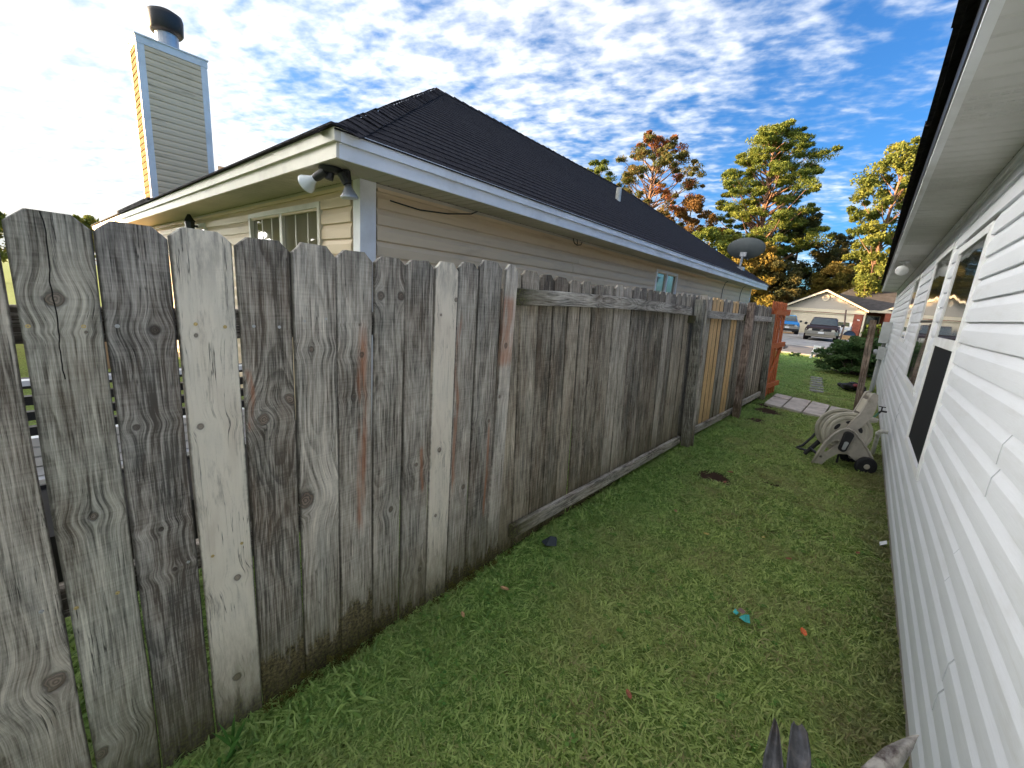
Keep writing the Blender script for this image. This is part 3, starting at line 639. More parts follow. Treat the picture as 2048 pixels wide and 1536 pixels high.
soffit(bh, 'y', BX+.0125, EX-.02, FY+.02, EYE-.05, EZ, SOFFITB)
soffit(bh, 'x', EY+.02, FY-.0125, LXW, BX-.05, EZ, SOFFITB)
part('soffit_corner', MB().box((BX-.05,EY+.02,EZ+.001),(EX-.02,FY+.02,EZ+.012)).hexa([(BX-.01,FY-.0,EZ-.004),(BX+.015,FY-.03,EZ-.004),(EX-.035,EY+.02,EZ-.004),(EX-.02,EY+.035,EZ-.004)], [(BX-.01,FY-.0,EZ+.004),(BX+.015,FY-.03,EZ+.004),(EX-.035,EY+.02,EZ+.004),(EX-.02,EY+.035,EZ+.004)]), SOFFITB, bh)
for (s0, s1) in ((EY+.02,4.68),(4.683,10.2),(10.203,12.9),(12.903,EYE)):
    part('fascia', MB().box((EX-.02,s0,EZ-.004),(EX,s1,2.395)).box((EX-.02,s0,2.3955),(EX+.022,s1,TZ)), TRIM, bh)
for (s0, s1) in ((LXW,-9.5),(-9.497,-6.1),(-6.097,EX)):
    part('fascia', MB().box((s0,EY,EZ-.003),(s1,EY+.0195,2.395)).box((s0,EY-.022,2.3955),(s1+(.022 if s1 == EX else 0),EY+.0195,TZ)), GLOWTRIM, bh)
# windows
def window(par, axis, plane, sgn, a, b, c, d, gm, split='v', grid=False):
    f = MB(); t_ = .045
    def bx(m_, p0, p1, q0, q1, n0, n1):
        if axis == 'y': x0, x1 = sorted((plane+sgn*n0, plane+sgn*n1)); m_.box((x0,p0,q0),(x1,p1,q1))
        else: y0, y1 = sorted((plane+sgn*n0, plane+sgn*n1)); m_.box((p0,y0,q0),(p1,y1,q1))
    bx(f,a,a+t_,c,d,-.02,.03); bx(f,b-t_,b,c,d,-.02,.03); bx(f,a+t_,b-t_,d-t_,d,-.02,.03); bx(f,a+t_,b-t_,c,c+t_,-.02,.03)
    wf = part('window_frame', f, TRIM if axis == 'y' else GLOWTRIM, par); m_ = (a+b)/2
    q = MB(); bx(q, m_-.03, m_+.03, c+t_, d-t_, -.01, .02); part('mullion', q, TRIM if axis == 'y' else GLOWTRIM, wf, root=par)
    for (p0, p1) in ((a+t_, m_-.03), (m_+.03, b-t_)):
        q = MB(); bx(q, p0, p1, c+t_, d-t_, -.014, -.008); part('glass_pane', q, gm, wf, root=par)
        if grid:
            q = MB()
            for k in (1,2): xx = p0+(p1-p0)*k/3; bx(q, xx-.006, xx+.006, c+t_, d-t_, -.0079, -.003)
            part('grille', q, GLOWTRIM, wf, root=par)
for a, b, c, d in fw: window(bh, 'x', FY+.0, -1, a, b, c, d, GLASSB, grid=True)
window(bh, 'y', BX, 1, 7.40, 8.47, 1.05, 2.20, GLASSB)
# roof: hip block with ridge, wing to the left
m_ = .6648; RX = -6.25; RZ = TZ+(EX-RX)*m_; RY0 = EY+(EX-RX); RY1 = EYE-(EX-RX)
deck = MB(); z_ = TZ+.004
A = (EX,EY,z_); B = (EX,EYE,z_); Cc = (-9.8,EYE,z_); D = (-9.8,EY,z_); P0 = (RX,RY0,RZ); P1 = (RX,RY1,RZ)
deck.add([A,B,Cc,D,P0,P1], [(0,1,5,4),(1,2,5),(2,3,4,5),(3,0,4)])
deck.hexa([(LXW,EY-.03,z_+.002),(LXW,EY-.03,z_+.03),(LXW,4.9,z_+2.35),(LXW,4.9,z_+2.3)], [(-9.0,EY-.03,z_+.002),(-9.0,EY-.03,z_+.03),(-9.0,4.9,z_+2.35),(-9.0,4.9,z_+2.3)])
deck.hexa([(LXW,4.9,z_+2.3),(LXW,4.9,z_+2.35),(LXW,9.3,z_-.02),(LXW,9.3,z_-.05)], [(-8,4.9,z_+2.3),(-8,4.9,z_+2.35),(-8,9.3,z_-.02),(-8,9.3,z_-.05)])
part('roof_deck', deck, SHING, bh)
L_ = math.hypot(1, m_); nx, nz = m_/L_, 1/L_
ncount = 0; stuff = MB(); exp_ = .1335
ns = int(((EX+.028)-RX)*L_/exp_)+1
for i in range(ns):
    s0 = i*exp_; s1 = min(s0+exp_+.018, ((EX+.028)-RX)*L_)
    x0 = EX+.028-s0/L_; x1 = EX+.028-s1/L_; z0 = TZ-.022+s0*m_/L_; z1 = TZ-.022+s1*m_/L_
    ya0, yb0 = EY-.028+(EX+.028-x0), EYE+.028-(EX+.028-x0); ya1, yb1 = EY-.028+(EX+.028-x1), EYE+.028-(EX+.028-x1)
    y = ya0 - random.uniform(0,.9)
    while y < yb0-.01:
        a0 = max(y, ya0); b0 = min(y+.995, yb0); a1 = max(y, ya1); b1 = min(y+.995, yb1); y += 1.0
        if b0-a0 < .03: continue
        a1 = min(a1, b1) if b1 > a1 else (a1+b1)/2; b1 = max(a1, b1)
        t0 = .0125+random.uniform(0,.002); jy = random.uniform(-.001,.001)
        lo = [(x0+nx*.005,a0,z0+nz*.005),(x0+nx*.005,b0,z0+nz*.005+jy*.3),(x1+nx*.004,b1,z1+nz*.004),(x1+nx*.004,a1,z1+nz*.004)]
        hi = [(x0+nx*t0,a0,z0+nz*t0),(x0+nx*(t0+jy),b0,z0+nz*(t0+jy)),(x1+nx*.0065,b1,z1+nz*.0065),(x1+nx*.0065,a1,z1+nz*.0065)]
        if ncount < 290: part('shingle', MB().hexa(lo, hi), SHING, bh); ncount += 1
        else: stuff.hexa(lo, hi)
if stuff.v: o = part('upper_shingles', stuff, SHING, bh); o['kind'] = 'stuff'
# hip caps (two hips and ridge)
def caps(a, b, n1, n2, wd=.155, step=.137):
    a = Vector(a); b = Vector(b); d = (b-a).normalized(); n = int((b-a).length/step)
    e1 = Vector(n1); e2 = Vector(n2)
    for i in range(n):
        p = a+d*step*i; q = a+d*min(step*(i+1)+.03, (b-a).length); up = Vector((0,0,1)); j = random.uniform(-.004,.006)
        mb = MB(); lift0 = up*(.026+j); lift1 = up*.016
        mb.hexa([p+lift0, p+e1*wd+lift0*.8, q+e1*wd+lift1*.8, q+lift1], [p+lift0+up*.007, p+e1*wd+lift0*.8+up*.007, q+e1*wd+lift1*.8+up*.004, q+lift1+up*.004])
        mb.hexa([p+lift0, p+e2*wd+lift0*.8, q+e2*wd+lift1*.8, q+lift1][::-1], [p+lift0+up*.007, p+e2*wd+lift0*.8+up*.007, q+e2*wd+lift1*.8+up*.004, q+lift1+up*.004][::-1])
        part('cap_shingle', mb, SHING, bh)
hipd = Vector((-1,1,m_)).normalized()
eE = Vector((0,1,0)); eE = (eE - hipd*eE.dot(hipd)).normalized(); eS = Vector((-1,0,0)); eS = (eS-hipd*eS.dot(hipd)).normalized()
caps((EX+.018,EY-.018,TZ-.015), P0, eE, eS)
caps((RX,RY0,RZ), (RX,RY1,RZ), (1/L_,0,-m_/L_), (-1/L_,0,-m_/L_), wd=.15, step=.20)
hip2 = Vector((-1,-1,m_)).normalized(); e3 = Vector((0,-1,0)); e3 = (e3-hip2*e3.dot(hip2)).normalized(); e4 = Vector((-1,0,0)); e4 = (e4-hip2*e4.dot(hip2)).normalized()
caps((EX+.03,EYE+.03,TZ-.03), P1, e3, e4, step=.2)
part('eave_shingles', MB().box((LXW,EY-.05,TZ+.002),(EX+.04,EY+.12,TZ+.016)).box((-11.0,EY-.035,TZ+.017),(-8.2,EY+.2,TZ+.075)), SHING, bh)
part('roof_saddle', MB().hexa([(-12.3,3.35,3.6),(-10.7,3.35,3.6),(-10.7,3.6,3.6),(-12.3,3.6,3.6)], [(-12.3,3.35,4.02),(-10.8,3.35,3.72),(-10.8,3.6,3.72),(-12.3,3.6,4.02)]), SHING, bh)
vp = MB().lathe([(.055,0),(.055,.30)], org=(-4.45,8.3,3.58), n=16); part('vent_pipe', vp, PVC, bh)
# chimney
ch = thing('chimney', 'tall narrow chimney clad in stained beige siding with a black metal cap', 'chimney', (-11.85,2.5,2.6))
cx0, cx1, cy0, cy1, ct = -12.20, -11.50, 1.95, 3.06, 5.86
part('chase', MB().box((cx0+.012,cy0+.012,2.5),(cx1-.012,cy1-.012,ct-.02)), BACK, ch)
siding(ch, 'y', cx1-.012, 1, cy0+.11, cy1-.11, 2.62, ct-.15, .1155, CHIMV, pl=9, d=.019)
siding(ch, 'x', cy0+.012, -1, cx0+.06, cx1-.09, 2.62, ct-.15, .1155, CHIMSUN, pl=9, d=.019)
for (a, b, c, d) in ((cx1-.09,cx1+.006,cy0-.006,cy0+.11), (cx1-.02,cx1+.006,cy1-.11,cy1+.004), (cx0-.006,cx0+.06,cy0-.006,cy0+.03)):
    part('corner_trim', MB().box((a,c,2.55),(b,d,ct-.151)), TRIM, ch)
part('top_band', MB().box((cx0-.012,cy0-.012,ct-.15),(cx1+.012,cy1+.012,ct-.02)).box((cx0-.03,cy0-.03,ct-.0195),(cx1+.03,cy1+.03,ct)), TRIM, ch)
part('flue_pipe', MB().lathe([(.19,0),(.19,.30),(.175,.31),(.175,.40)], org=(-11.85,2.50,ct+.001), n=24), GALV, ch, smooth=False)
part('flue_cap', MB().lathe([(.10,.30),(.24,.31),(.275,.36),(.285,.60),(.27,.66),(.16,.72),(.0,.735)], org=(-11.85,2.50,ct), n=28, sx=1.0, sy=1.02), BLACKM, ch, smooth=True)
# twin floodlight on the corner
tf = thing('twin_flood_light', 'black twin floodlight with one white bulb under the corner eave of the beige house', 'light', (-2.98,1.47,EZ))
part('base', MB().lathe([(.075,.0),(.078,-.012),(.06,-.03),(.05,-.034)], org=(-2.98,1.47,EZ-.003), n=12), BLACKM, tf)
part('sensor', MB().tube([(-2.98,1.47,EZ-.03),(-2.985,1.46,EZ-.08)], .028).tube([(-2.93,1.52,EZ-.03),(-2.91,1.55,EZ-.09)], .03), BLACKM, tf)
def par_lamp(org, ax, m1, m2, s=1.0):
    part('socket', MB().lathe([(.0,-.10*s),(.026*s,-.095*s),(.028*s,-.02*s),(.024*s,.0)], axis=ax, org=org, n=14), m1, tf)
    part('bulb', MB().lathe([(.022*s,.0),(.026*s,.02*s),(.040*s,.045*s),(.058*s,.075*s),(.061*s,.085*s),(.055*s,.092*s),(.02*s,.097*s),(.0,.097*s)], axis=ax, org=org, n=20), m2, tf, smooth=True)
par_lamp((-3.06,1.40,EZ-.075), (-.88,-.35,-.45), BLACKM, BULB, 1.05)
par_lamp((-2.935,1.57,EZ-.09), (.05,.1,-1), BLACKM, GALV, 1.0)
# wall lantern, cables, hook, dish
ln = MB().lathe([(.0,.14),(.012,.10),(.05,.03),(.075,.0),(.06,-.01),(.05,-.16),(.0,-.18)], org=(-7.35,1.62,2.22), n=6).box((-7.36,1.66,2.15),(-7.34,1.735,2.18))
lone('wall_lantern', ln, BLACKM, 'pointed black wall lantern beside the window under the front eave', 'lantern')
cb = MB().tube([(-3.03,1.97,2.205),(-3.028,2.05,2.20),(-3.025,2.25,2.19),(-3.02,2.55,2.215),(-3.015,2.83,2.265),(-3.01,2.9,2.30)], .006, 6)
lone('loose_cable', cb, BLACKM, 'short black cable hanging along the beige wall near the house corner', 'cable', smooth=True)
hk = MB().tube([(-3.02,4.60,2.305),(-3.0,4.60,2.25),(-2.97,4.62,2.225),(-2.95,4.68,2.235),(-2.95,4.70,2.27)], .006, 6).tube([(-3.0,4.66,2.30),(-2.99,4.66,2.24)], .005, 6)
lone('wall_hook', hk, BLACKM, 'small black hook hanging under the middle of the beige house eave', 'hook', smooth=True)
for y, dz, lab in ((11.8,0,'thin black cable running down the beige wall left of the dish'), (13.75,0,'thin black cable running down the beige wall below the dish')):
    lone('wall_cable', MB().tube([(-2.95,y+.05,EZ+.0),(-3.0,y,2.26),(-3.035,y,2.1),(-3.035,y-.03,1.2),(-3.035,y-.03,.1)], .009, 6), BLACKM, lab, 'cable', group='cables on the beige wall')
ds = thing('satellite_dish', 'dark grey oval satellite dish on the far end of the black roof', 'satellite dish', (-3.25,13.75,2.84))
dax = Vector((-.10,1,.28)).normalized(); dc = Vector((-3.12,13.75,3.35))
mbd = MB(); aX = Vector((1,0,0)); aX = (aX-dax*aX.dot(dax)).normalized(); aZ = dax.cross(aX)*-1
prof = [(0,0),(.3,.02),(.65,.07),(.97,.15),(1.0,.16),(.97,.17),(.65,.085),(.3,.034),(0,.012)]
nn = 36
for r, h in prof:
    for k in range(nn):
        an = 2*math.pi*k/nn; mbd.v.append(tuple(dc + aX*(.50*r*math.cos(an)) + aZ*(.30*r*math.sin(an)) + dax*h*.5))
for i in range(len(prof)-1):
    for k in range(nn): mbd.f.append((i*nn+k, i*nn+(k+1)%nn, (i+1)*nn+(k+1)%nn, (i+1)*nn+k))
part('reflector', mbd, DISHM, ds, smooth=True)
part('bracket', MB().tube([dc+Vector((-.02,-.03,-.12)), dc+Vector((-.03,-.06,-.20)), dc+Vector((-.05,-.06,-.50))], .032, 10).box(tuple(dc+Vector((-.10,-.08,-.22))), tuple(dc+Vector((.06,.0,-.10)))), GALV, ds)
part('foot', MB().box((-3.28,13.62,2.74),(-3.06,13.80,2.84)), GALV, ds)
part('feed_arm', MB().tube([dc+Vector((0,.0,-.15)), dc+Vector((.0,.45,-.25)), dc+Vector((.0,.55,-.10))], .016), GALV, ds)
# ------------------------------------------------------------------ behind the fence: patio furniture seen through the gaps
sofa = thing('patio_bench', 'black slatted patio bench with tan cushion seen through the gaps of the fence', 'bench', (-2.1,.2,0))
mb = MB()
for i in range(7): mb.box((-2.45,-.9+0,.62+i*.062),(-2.42,.75,.655+i*.062))
part('back_slats', mb, BLACKM, sofa)['kind'] = 'stuff'
part('frame', MB().box((-2.42,-.9,.58),(-1.95,.75,.64)).box((-2.44,-.9,1.062),(-2.40,.75,1.10)).box((-2.02,-.9,.42),(-1.98,.75,.575)), BLACKM, sofa)
part('top_bar', MB().box((-2.38,-.9,1.085),(-2.34,.75,1.105)).box((-2.0,-.9,.83),(-1.96,.75,.845)), TRIM, sofa)
part('cushion', MB().box((-2.60,.02,1.11),(-2.46,.40,1.27)), TAN, sofa)
mb = MB()
for i in range(4):
    for j in range(26): mb.box((-2.02,-.9+j*.062,.85+i*.034),(-1.99,-.9+j*.062+.056,.85+i*.034+.028))
part('tile_band', mb, TRIM, sofa)['kind'] = 'stuff'
for y in (-.85,.68):
    for x in (-2.40,-2.02): part('leg', MB().box((x,y,0),(x+.05,y+.05,.42 if x > -2.2 else .58)), BLACKM, sofa)
# ------------------------------------------------------------------ pavers and stepping stones
pv_ = thing('paver_walk', 'short row of pale square concrete pavers crossing the grass by the gate', 'path', (-.6,8.8,0))
tiles = [[(-1.126,9.49),(-.85,9.43),(-.862,9.02),(-1.134,9.12)], [(-1.13,9.08),(-.86,8.98),(-.86,8.16),(-1.13,8.27)], [(-.84,9.42),(-.545,9.34),(-.565,8.06),(-.85,8.18)],
         [(-.53,9.33),(-.258,9.23),(-.282,8.03),(-.556,8.06)], [(-.243,9.22),(.02,9.15),(.0,7.98),(-.27,8.03)], [(.035,9.14),(.30,9.08),(.28,7.9),(.015,7.97)]]
for i, q in enumerate(tiles):
    h = .045+random.uniform(-.004,.006); c = (sum(p[0] for p in q)/4, sum(p[1] for p in q)/4)
    ins = [(c[0]+(p[0]-c[0])*.975, c[1]+(p[1]-c[1])*.985) for p in q][::-1]
    mb = MB(); mb.hexa([(a,b,-.03) for a,b in ins], [(a,b,h-.006) for a,b in ins]); ins2 = [(c[0]+(p[0]-c[0])*.95, c[1]+(p[1]-c[1])*.97) for p in q][::-1]
    mb.hexa([(a,b,h-.006) for a,b in ins], [(a,b,h) for a,b in ins2]); part('paver', mb, PAVER, pv_)
st = thing('stepping_stone_path', 'line of narrow grey stepping stones set in the front lawn', 'path', (-.7,12,0))
for i in range(7):
    y = 10.95+i*.41; x = -.60-(i*.032); mb = MB()
    w_ = .125; pts = [(x-w_,y-.13),(x+w_,y-.10),(x+w_+.01,y+.13),(x-w_+.01,y+.11)]
    mb.hexa([(a,b,-.02) for a,b in pts], [(a+random.uniform(-.008,.008),b,.028) for a,b in pts]); part('stepping_stone', mb, STEP, st)
# ------------------------------------------------------------------ hose reel cart
A0 = Vector((-.143,5.406,0)); du = Vector((.9043,.42696,0)); dn = Vector((-.42696,.9043,0))     # along the side plate, away from us
reel = thing('hose_reel_cart', 'taupe plastic hose reel cart with black wheels parked in the grass by the white wall', 'hose reel', tuple(A0))
def rp(u, v, d): return tuple(A0 + du*u + dn*d + Vector((0,0,v)))
from mathutils.geometry import tessellate_polygon
def plate(poly, holes, d0, d1):
    loops = [[Vector((u,v,0)) for u, v in poly]] + [[Vector((u,v,0)) for u, v in h] for h in holes]
    tris = tessellate_polygon(loops); pts = [p for l in loops for p in l]; mb = MB(); n = len(pts)
    mb.v = [rp(p.x,p.y,d0) for p in pts]+[rp(p.x,p.y,d1) for p in pts]
    for a, b, c in tris: mb.f += [(a,b,c),(c+n,b+n,a+n)]
    o = 0
    for l in loops:
        k = len(l)
        for i in range(k): j = (i+1) % k; mb.f.append((o+i,o+j,o+j+n,o+i+n))
        o += k
    return mb
def smoothpoly(pts, n=4):
    out = []; k = len(pts)
    for i in range(k):
        p0, p1, p2, p3 = pts[i-1], pts[i], pts[(i+1)%k], pts[(i+2)%k]
        for j in range(n):
            t = j/n
            out.append(tuple(.5*((2*p1[a])+(-p0[a]+p2[a])*t+(2*p0[a]-5*p1[a]+4*p2[a]-p3[a])*t*t+(-p0[a]+3*p1[a]-3*p2[a]+p3[a])*t**3) for a in (0,1)))
    return out
side = [(-.045,.012),(-.012,.15),(.031,.27),(.09,.37),(.150,.428),(.205,.445),(.262,.420),(.346,.333),(.415,.25),(.471,.172),(.507,.09),(.50,.06),(.40,.10),(.33,.112),(.299,.135),(.253,.165),(.211,.174),(.151,.147),(.085,.078),(.04,.004)]
hole = [(.037,.150),(.045,.20),(.078,.268),(.119,.300),(.150,.298),(.158,.262),(.111,.213),(.069,.157)]
for d in (0,):
    part('side_frame', plate(side, [hole], d, d+.028), TAUPE, reel)
    part('side_rim', MB().tube([rp(u,v,d-.004 if d == 0 else d+.032) for u,v in side[:12]], .011, 8), TAUPE, reel, smooth=True)
fc = (.235,.375)
for d in (.075,.235):
    c_ = rp(fc[0], fc[1], d)
    part('drum_flange', MB().lathe([(.06,-.012),(.15,-.012),(.165,-.02),(.185,-.02),(.195,-.006),(.212,-.016),(.232,-.012),(.236,.0),(.232,.012),(.19,.012),(.06,.012)], axis=dn, org=c_, n=40), TAUPE2, reel, smooth=False)
    if d < .1:
        for k in range(6):
            an = k*math.pi/3+.5; e1 = du; e2 = Vector((0,0,1)); cc = Vector(c_)+(e1*math.cos(an)+e2*math.sin(an))*.122-dn*.0125
            t1 = (-e1*math.sin(an)+e2*math.cos(an)); t0 = (e1*math.cos(an)+e2*math.sin(an)); mbh = MB(); o = 0
            for q_ in range(14): aa = 2*math.pi*q_/14; mbh.v.append(tuple(cc+t1*.040*math.cos(aa)+t0*.019*math.sin(aa)))
            for q_ in range(14): aa = 2*math.pi*q_/14; mbh.v.append(tuple(cc+t1*.040*math.cos(aa)+t0*.019*math.sin(aa)+dn*.002))
            mbh.f = [tuple(range(14)), tuple(range(14,28))[::-1]]+[(i,(i+1)%14,(i+1)%14+14,i+14) for i in range(14)]
            part('flange_opening', mbh, BLACKM, reel)
part('drum', MB().lathe([(.09,0),(.09,.16)], axis=dn, org=rp(fc[0],fc[1],.075), n=24), TAUPE, reel)
hs = MB()
for k in range(5): 
    pts = [rp(fc[0]+.115*math.cos(a), fc[1]+.115*math.sin(a), .10+k*.033) for a in np.linspace(0, 2*math.pi, 25)]; hs.tube(pts, .014, 6, caps=False)
part('wound_hose', hs, GREEN, reel, smooth=True)
han = [(.215,.400),(.150,.395),(.22,.52),(.29,.60),(.325,.70),(.345,.79),(.355,.828),(.385,.842),(.412,.825),(.420,.78),(.425,.68),(.405,.60),(.34,.48),(.27,.40)]
for d in (.035,.155): part('handle_arm', plate([(.19,.40),(.235,.52),(.29,.605),(.318,.70),(.338,.79),(.350,.830),(.378,.842),(.404,.826),(.414,.775),(.418,.68),(.402,.595),(.35,.49),(.285,.415),(.24,.395)], [], d, d+.024), TAUPE, reel)
part('handle_grip', MB().tube([rp(.38,.80,.04),rp(.38,.80,.17)], .024, 12).box((0,0,0),(0,0,0)), TAUPE, reel, smooth=True)
part('handle_panel', MB().hexa([rp(.30,.62,.06),rp(.335,.76,.06),rp(.345,.76,.06),rp(.31,.62,.06)], [rp(.30,.62,.155),rp(.335,.76,.155),rp(.345,.76,.155),rp(.31,.62,.155)]), TAUPE2, reel)
part('tray', MB().lathe([(.05,.0),(.075,.012),(.08,.04),(.074,.045),(.06,.02)], org=rp(.44,.515,.16), n=24), TAUPE2, reel, smooth=True)
# crank (black elongated handle) and wheels
cr = MB(); P_ = [(.210,.385),(.186,.232)]
outl = []
for k in range(12): a = math.pi*k/11 + math.pi*.05; outl.append((.210+.042*math.cos(a), .375+.042*math.sin(a)))
for k in range(12): a = math.pi + math.pi*k/11 + math.pi*.05; outl.append((.184+.033*math.cos(a), .230+.033*math.sin(a)))
part('crank', plate(outl, [], -.045, -.004), RUBBER, reel)
inner = [(.190+(u-.197)*.5, .265+(v-.30)*.42) for u, v in outl]; part('crank_inset', plate(inner, [], -.050, -.0452), GREYM, reel)
for d0 in (-.05,.27):
    wc = rp(.425,.075,d0)
    part('wheel', MB().lathe([(.03,.0),(.085,.0),(.097,.008),(.100,.02),(.097,.038),(.085,.045),(.03,.045)], axis=dn, org=wc, n=28), RUBBER, reel, smooth=False)
    part('hub_cap', MB().lathe([(.0,-.006),(.024,-.006),(.028,.0)], axis=dn, org=wc, n=16), TAUPE2, reel)
part('axle', MB().tube([rp(.425,.075,-.03),rp(.425,.075,.30)], .01), BLACKM, reel)
part('rear_leg', MB().tube([rp(.20,.40,.26),rp(.13,.26,.27),rp(-.02,.02,.28)], [.03,.026,.02]).tube([rp(.20,.40,.26),rp(.33,.25,.27),rp(.425,.075,.27)], .022), RUBBER, reel)
part('cross_bar', MB().tube([rp(.02,.10,.0),rp(.02,.10,.27)], .014).tube([rp(.19,.20,.03),rp(.19,.05,.03)], .010), BLACKM, reel)
lone('black_hose_end', MB().tube([(-.20,6.05,.30),(-.26,5.98,.16),(-.33,5.9,.05),(-.38,5.86,.02),(-.30,5.82,.02),(-.2,5.85,.03)], .014, 8), BLACKM, 'black flat hose end trailing onto the grass left of the hose reel', 'hose', smooth=True)
# ------------------------------------------------------------------ foreground metal blades
bm = pmat('weathered_grey_metal', (.085,.085,.09), .5, metal=.35, var=.3, scale=30, dirt=(.20,.16,.13), dirt_amt=.7, bump=.3, bscale=60)
bm2 = pmat('peeling_painted_metal', (.36,.335,.30), .55, metal=.0, var=.3, scale=30, dirt=(.05,.028,.022), dirt_amt=1.0, bump=.4, bscale=50)
bl = thing('metal_garden_ornament', 'three curved weathered metal blades poking up at the bottom edge beside the white wall', 'ornament', (.1,1.1,0))
def leafblade(cl, wd, mat, side_v, cup=.012, fold=0.0):
    n = len(cl); vs = []; fs = []; sv = Vector(side_v).normalized(); m2 = 8
    for i, p in enumerate(cl):
        p = Vector(p); t = (Vector(cl[min(i+1,n-1)])-Vector(cl[max(i-1,0)])).normalized(); s_ = (sv - t*sv.dot(t)).normalized(); nn_ = s_.cross(t)
        for k in range(m2+1):
            q = k/m2*2-1; vs.append(p + s_*(wd[i]*q) + nn_*(cup*(1-q*q) + (fold*max(0,q))))
    for i in range(n-1):
        for k in range(m2): fs.append((i*(m2+1)+k, i*(m2+1)+k+1, (i+1)*(m2+1)+k+1, (i+1)*(m2+1)+k))
    N0 = len(vs); vs2 = []
    for i, p in enumerate(cl):
        t = (Vector(cl[min(i+1,n-1)])-Vector(cl[max(i-1,0)])).normalized(); s_ = (sv - t*sv.dot(t)).normalized(); nn_ = s_.cross(t)
        for k in range(m2+1): vs2.append(vs[i*(m2+1)+k] - nn_*.004)
    f2 = [tuple(j+N0 for j in f[::-1]) for f in fs]; e = []
    for i in range(n-1): e.append(((i)*(m2+1), (i+1)*(m2+1), (i+1)*(m2+1)+N0, i*(m2+1)+N0)); e.append(((i)*(m2+1)+m2+N0, (i+1)*(m2+1)+m2+N0, (i+1)*(m2+1)+m2, i*(m2+1)+m2))
    mb = MB(); mb.v = [tuple(v) for v in vs+vs2]; mb.f = fs+f2+e
    k0 = 0; mb.f.append(tuple([k for k in range(m2+1)]+[N0+k for k in range(m2+1)][::-1])); kk = (n-1)*(m2+1); mb.f.append(tuple([kk+k for k in range(m2+1)][::-1]+[N0+kk+k for k in range(m2+1)]))
    return mb
base = Vector((.10,.90,.30))
part('blade', leafblade([(.012,1.235,.455),(.018,1.20,.45),(.028,1.13,.43),(.045,1.05,.40),(.06,.97,.36),(.10,.90,.30)], [.002,.010,.022,.030,.030,.015], bm, (1,.1,.5), cup=.016), bm, bl, smooth=True)
part('blade', leafblade([(.061,1.268,.452),(.066,1.25,.452),(.074,1.20,.445),(.084,1.12,.425),(.095,1.02,.39),(.10,.93,.33)], [.009,.019,.024,.028,.028,.016], bm, (1,.25,.0), cup=.012), bm, bl, smooth=True)
part('blade', leafblade([(.303,1.452,.448),(.290,1.41,.452),(.262,1.345,.45),(.225,1.26,.43),(.185,1.16,.39),(.12,.98,.32)], [.004,.013,.022,.026,.024,.014], bm2, (.6,-.5,-.35), cup=-.020), bm2, bl, smooth=True)
part('stem', MB().tube([(.10,.92,.32),(.10,.91,.0)], .012), bm, bl)
# ------------------------------------------------------------------ small litter
def leaf(name, x, y, s, mat, label, cat='leaf', rot=0., z=.035, group=None, fold=.35):
    c, s_ = math.cos(rot), math.sin(rot); pts = []
    out = [(-1,0),(-.55,.38),(.1,.45),(.65,.28),(1,0),(.65,-.28),(.1,-.45),(-.55,-.38)]
    mb = MB(); vs = [(0,0,0)]+[(a,b,abs(b)*fold+.15*a*a) for a,b in out]
    vs = [(x+(a*c-b*s_)*s, y+(a*s_+b*c)*s, z+q*s) for a,b,q in vs]
    mb.add(vs+[(a,b,q-.0015) for a,b,q in vs], [(0,i,i%8+1) for i in range(1,9)]+[(9,9+i%8+1,9+i) for i in range(1,9)]+[(i,9+i,9+i%8+1,i%8+1) for i in range(1,9)])
    return lone(name, mb, mat, label, cat, group=group)
LO = pmat('orange_leaf', (.62,.13,.03), .6, var=.3, scale=60); LT = pmat('tan_leaf', (.45,.27,.13), .7, var=.2, scale=40); LY = pmat('yellow_leaf', (.55,.40,.12), .7, var=.2, scale=40); LR = pmat('rust_leaf', (.30,.10,.05), .7, var=.2, scale=40)
TEAL = pmat('teal_plastic', (.05,.42,.40), .4, var=.2, scale=80); BROWNP = pmat('brown_paper', (.20,.12,.10), .8)
G_ = 'fallen leaves on the lawn'
leaf('fallen_leaf', .044, 2.31, .030, LO, 'bright orange fallen leaf in the grass near the bottom right', rot=1.9, group=G_, z=.045)
leaf('fallen_leaf', -1.19, 1.49, .026, LT, 'pale tan fallen leaf close to the foot of the fence pickets', rot=.3, group=G_)
leaf('fallen_leaf', -1.21, 1.21, .020, LT, 'small dull tan leaf left of the paler leaf by the fence', rot=-.5, group=G_)
leaf('fallen_leaf', -.577, 2.908, .020, LY, 'yellow fallen leaf in the middle of the lawn', rot=.2, group=G_)
leaf('fallen_leaf', -.104, 3.01, .022, LR, 'rust red fallen leaf right of the middle of the lawn', rot=.8, group=G_)
leaf('fallen_leaf', -.275, 3.18, .015, LY, 'tiny pale yellow leaf beyond the rust red leaf', rot=.8, group=G_)
leaf('fallen_leaf', .234, 3.46, .022, LR, 'dark red fallen leaf close to the white wall', rot=1.2, group=G_)
leaf('fallen_leaf', -.846, 3.07, .022, LT, 'tan leaf lying in grass below the bottom rail', rot=2.2, group=G_)
leaf('fallen_leaf', -.745, 4.28, .030, LR, 'rust leaf on the far side of the bare dirt patch', rot=.4, group=G_)
leaf('fallen_leaf', -.72, 3.98, .028, LR, 'rust leaf on the near side of the bare dirt patch', rot=1.4, group=G_)
leaf('fallen_leaf', -.442, 1.396, .022, LR, 'dull brown leaf near the bottom centre of the lawn', rot=2.4, group=G_)
leaf('fallen_leaf', .33, 5.75, .030, LR, 'rust leaf between the cart wheel and the white wall', rot=.4, group=G_)
tl = thing('plastic_scrap', 'torn teal plastic scrap with a brown piece lying on the lawn', 'litter', (-.2,2.2,0))
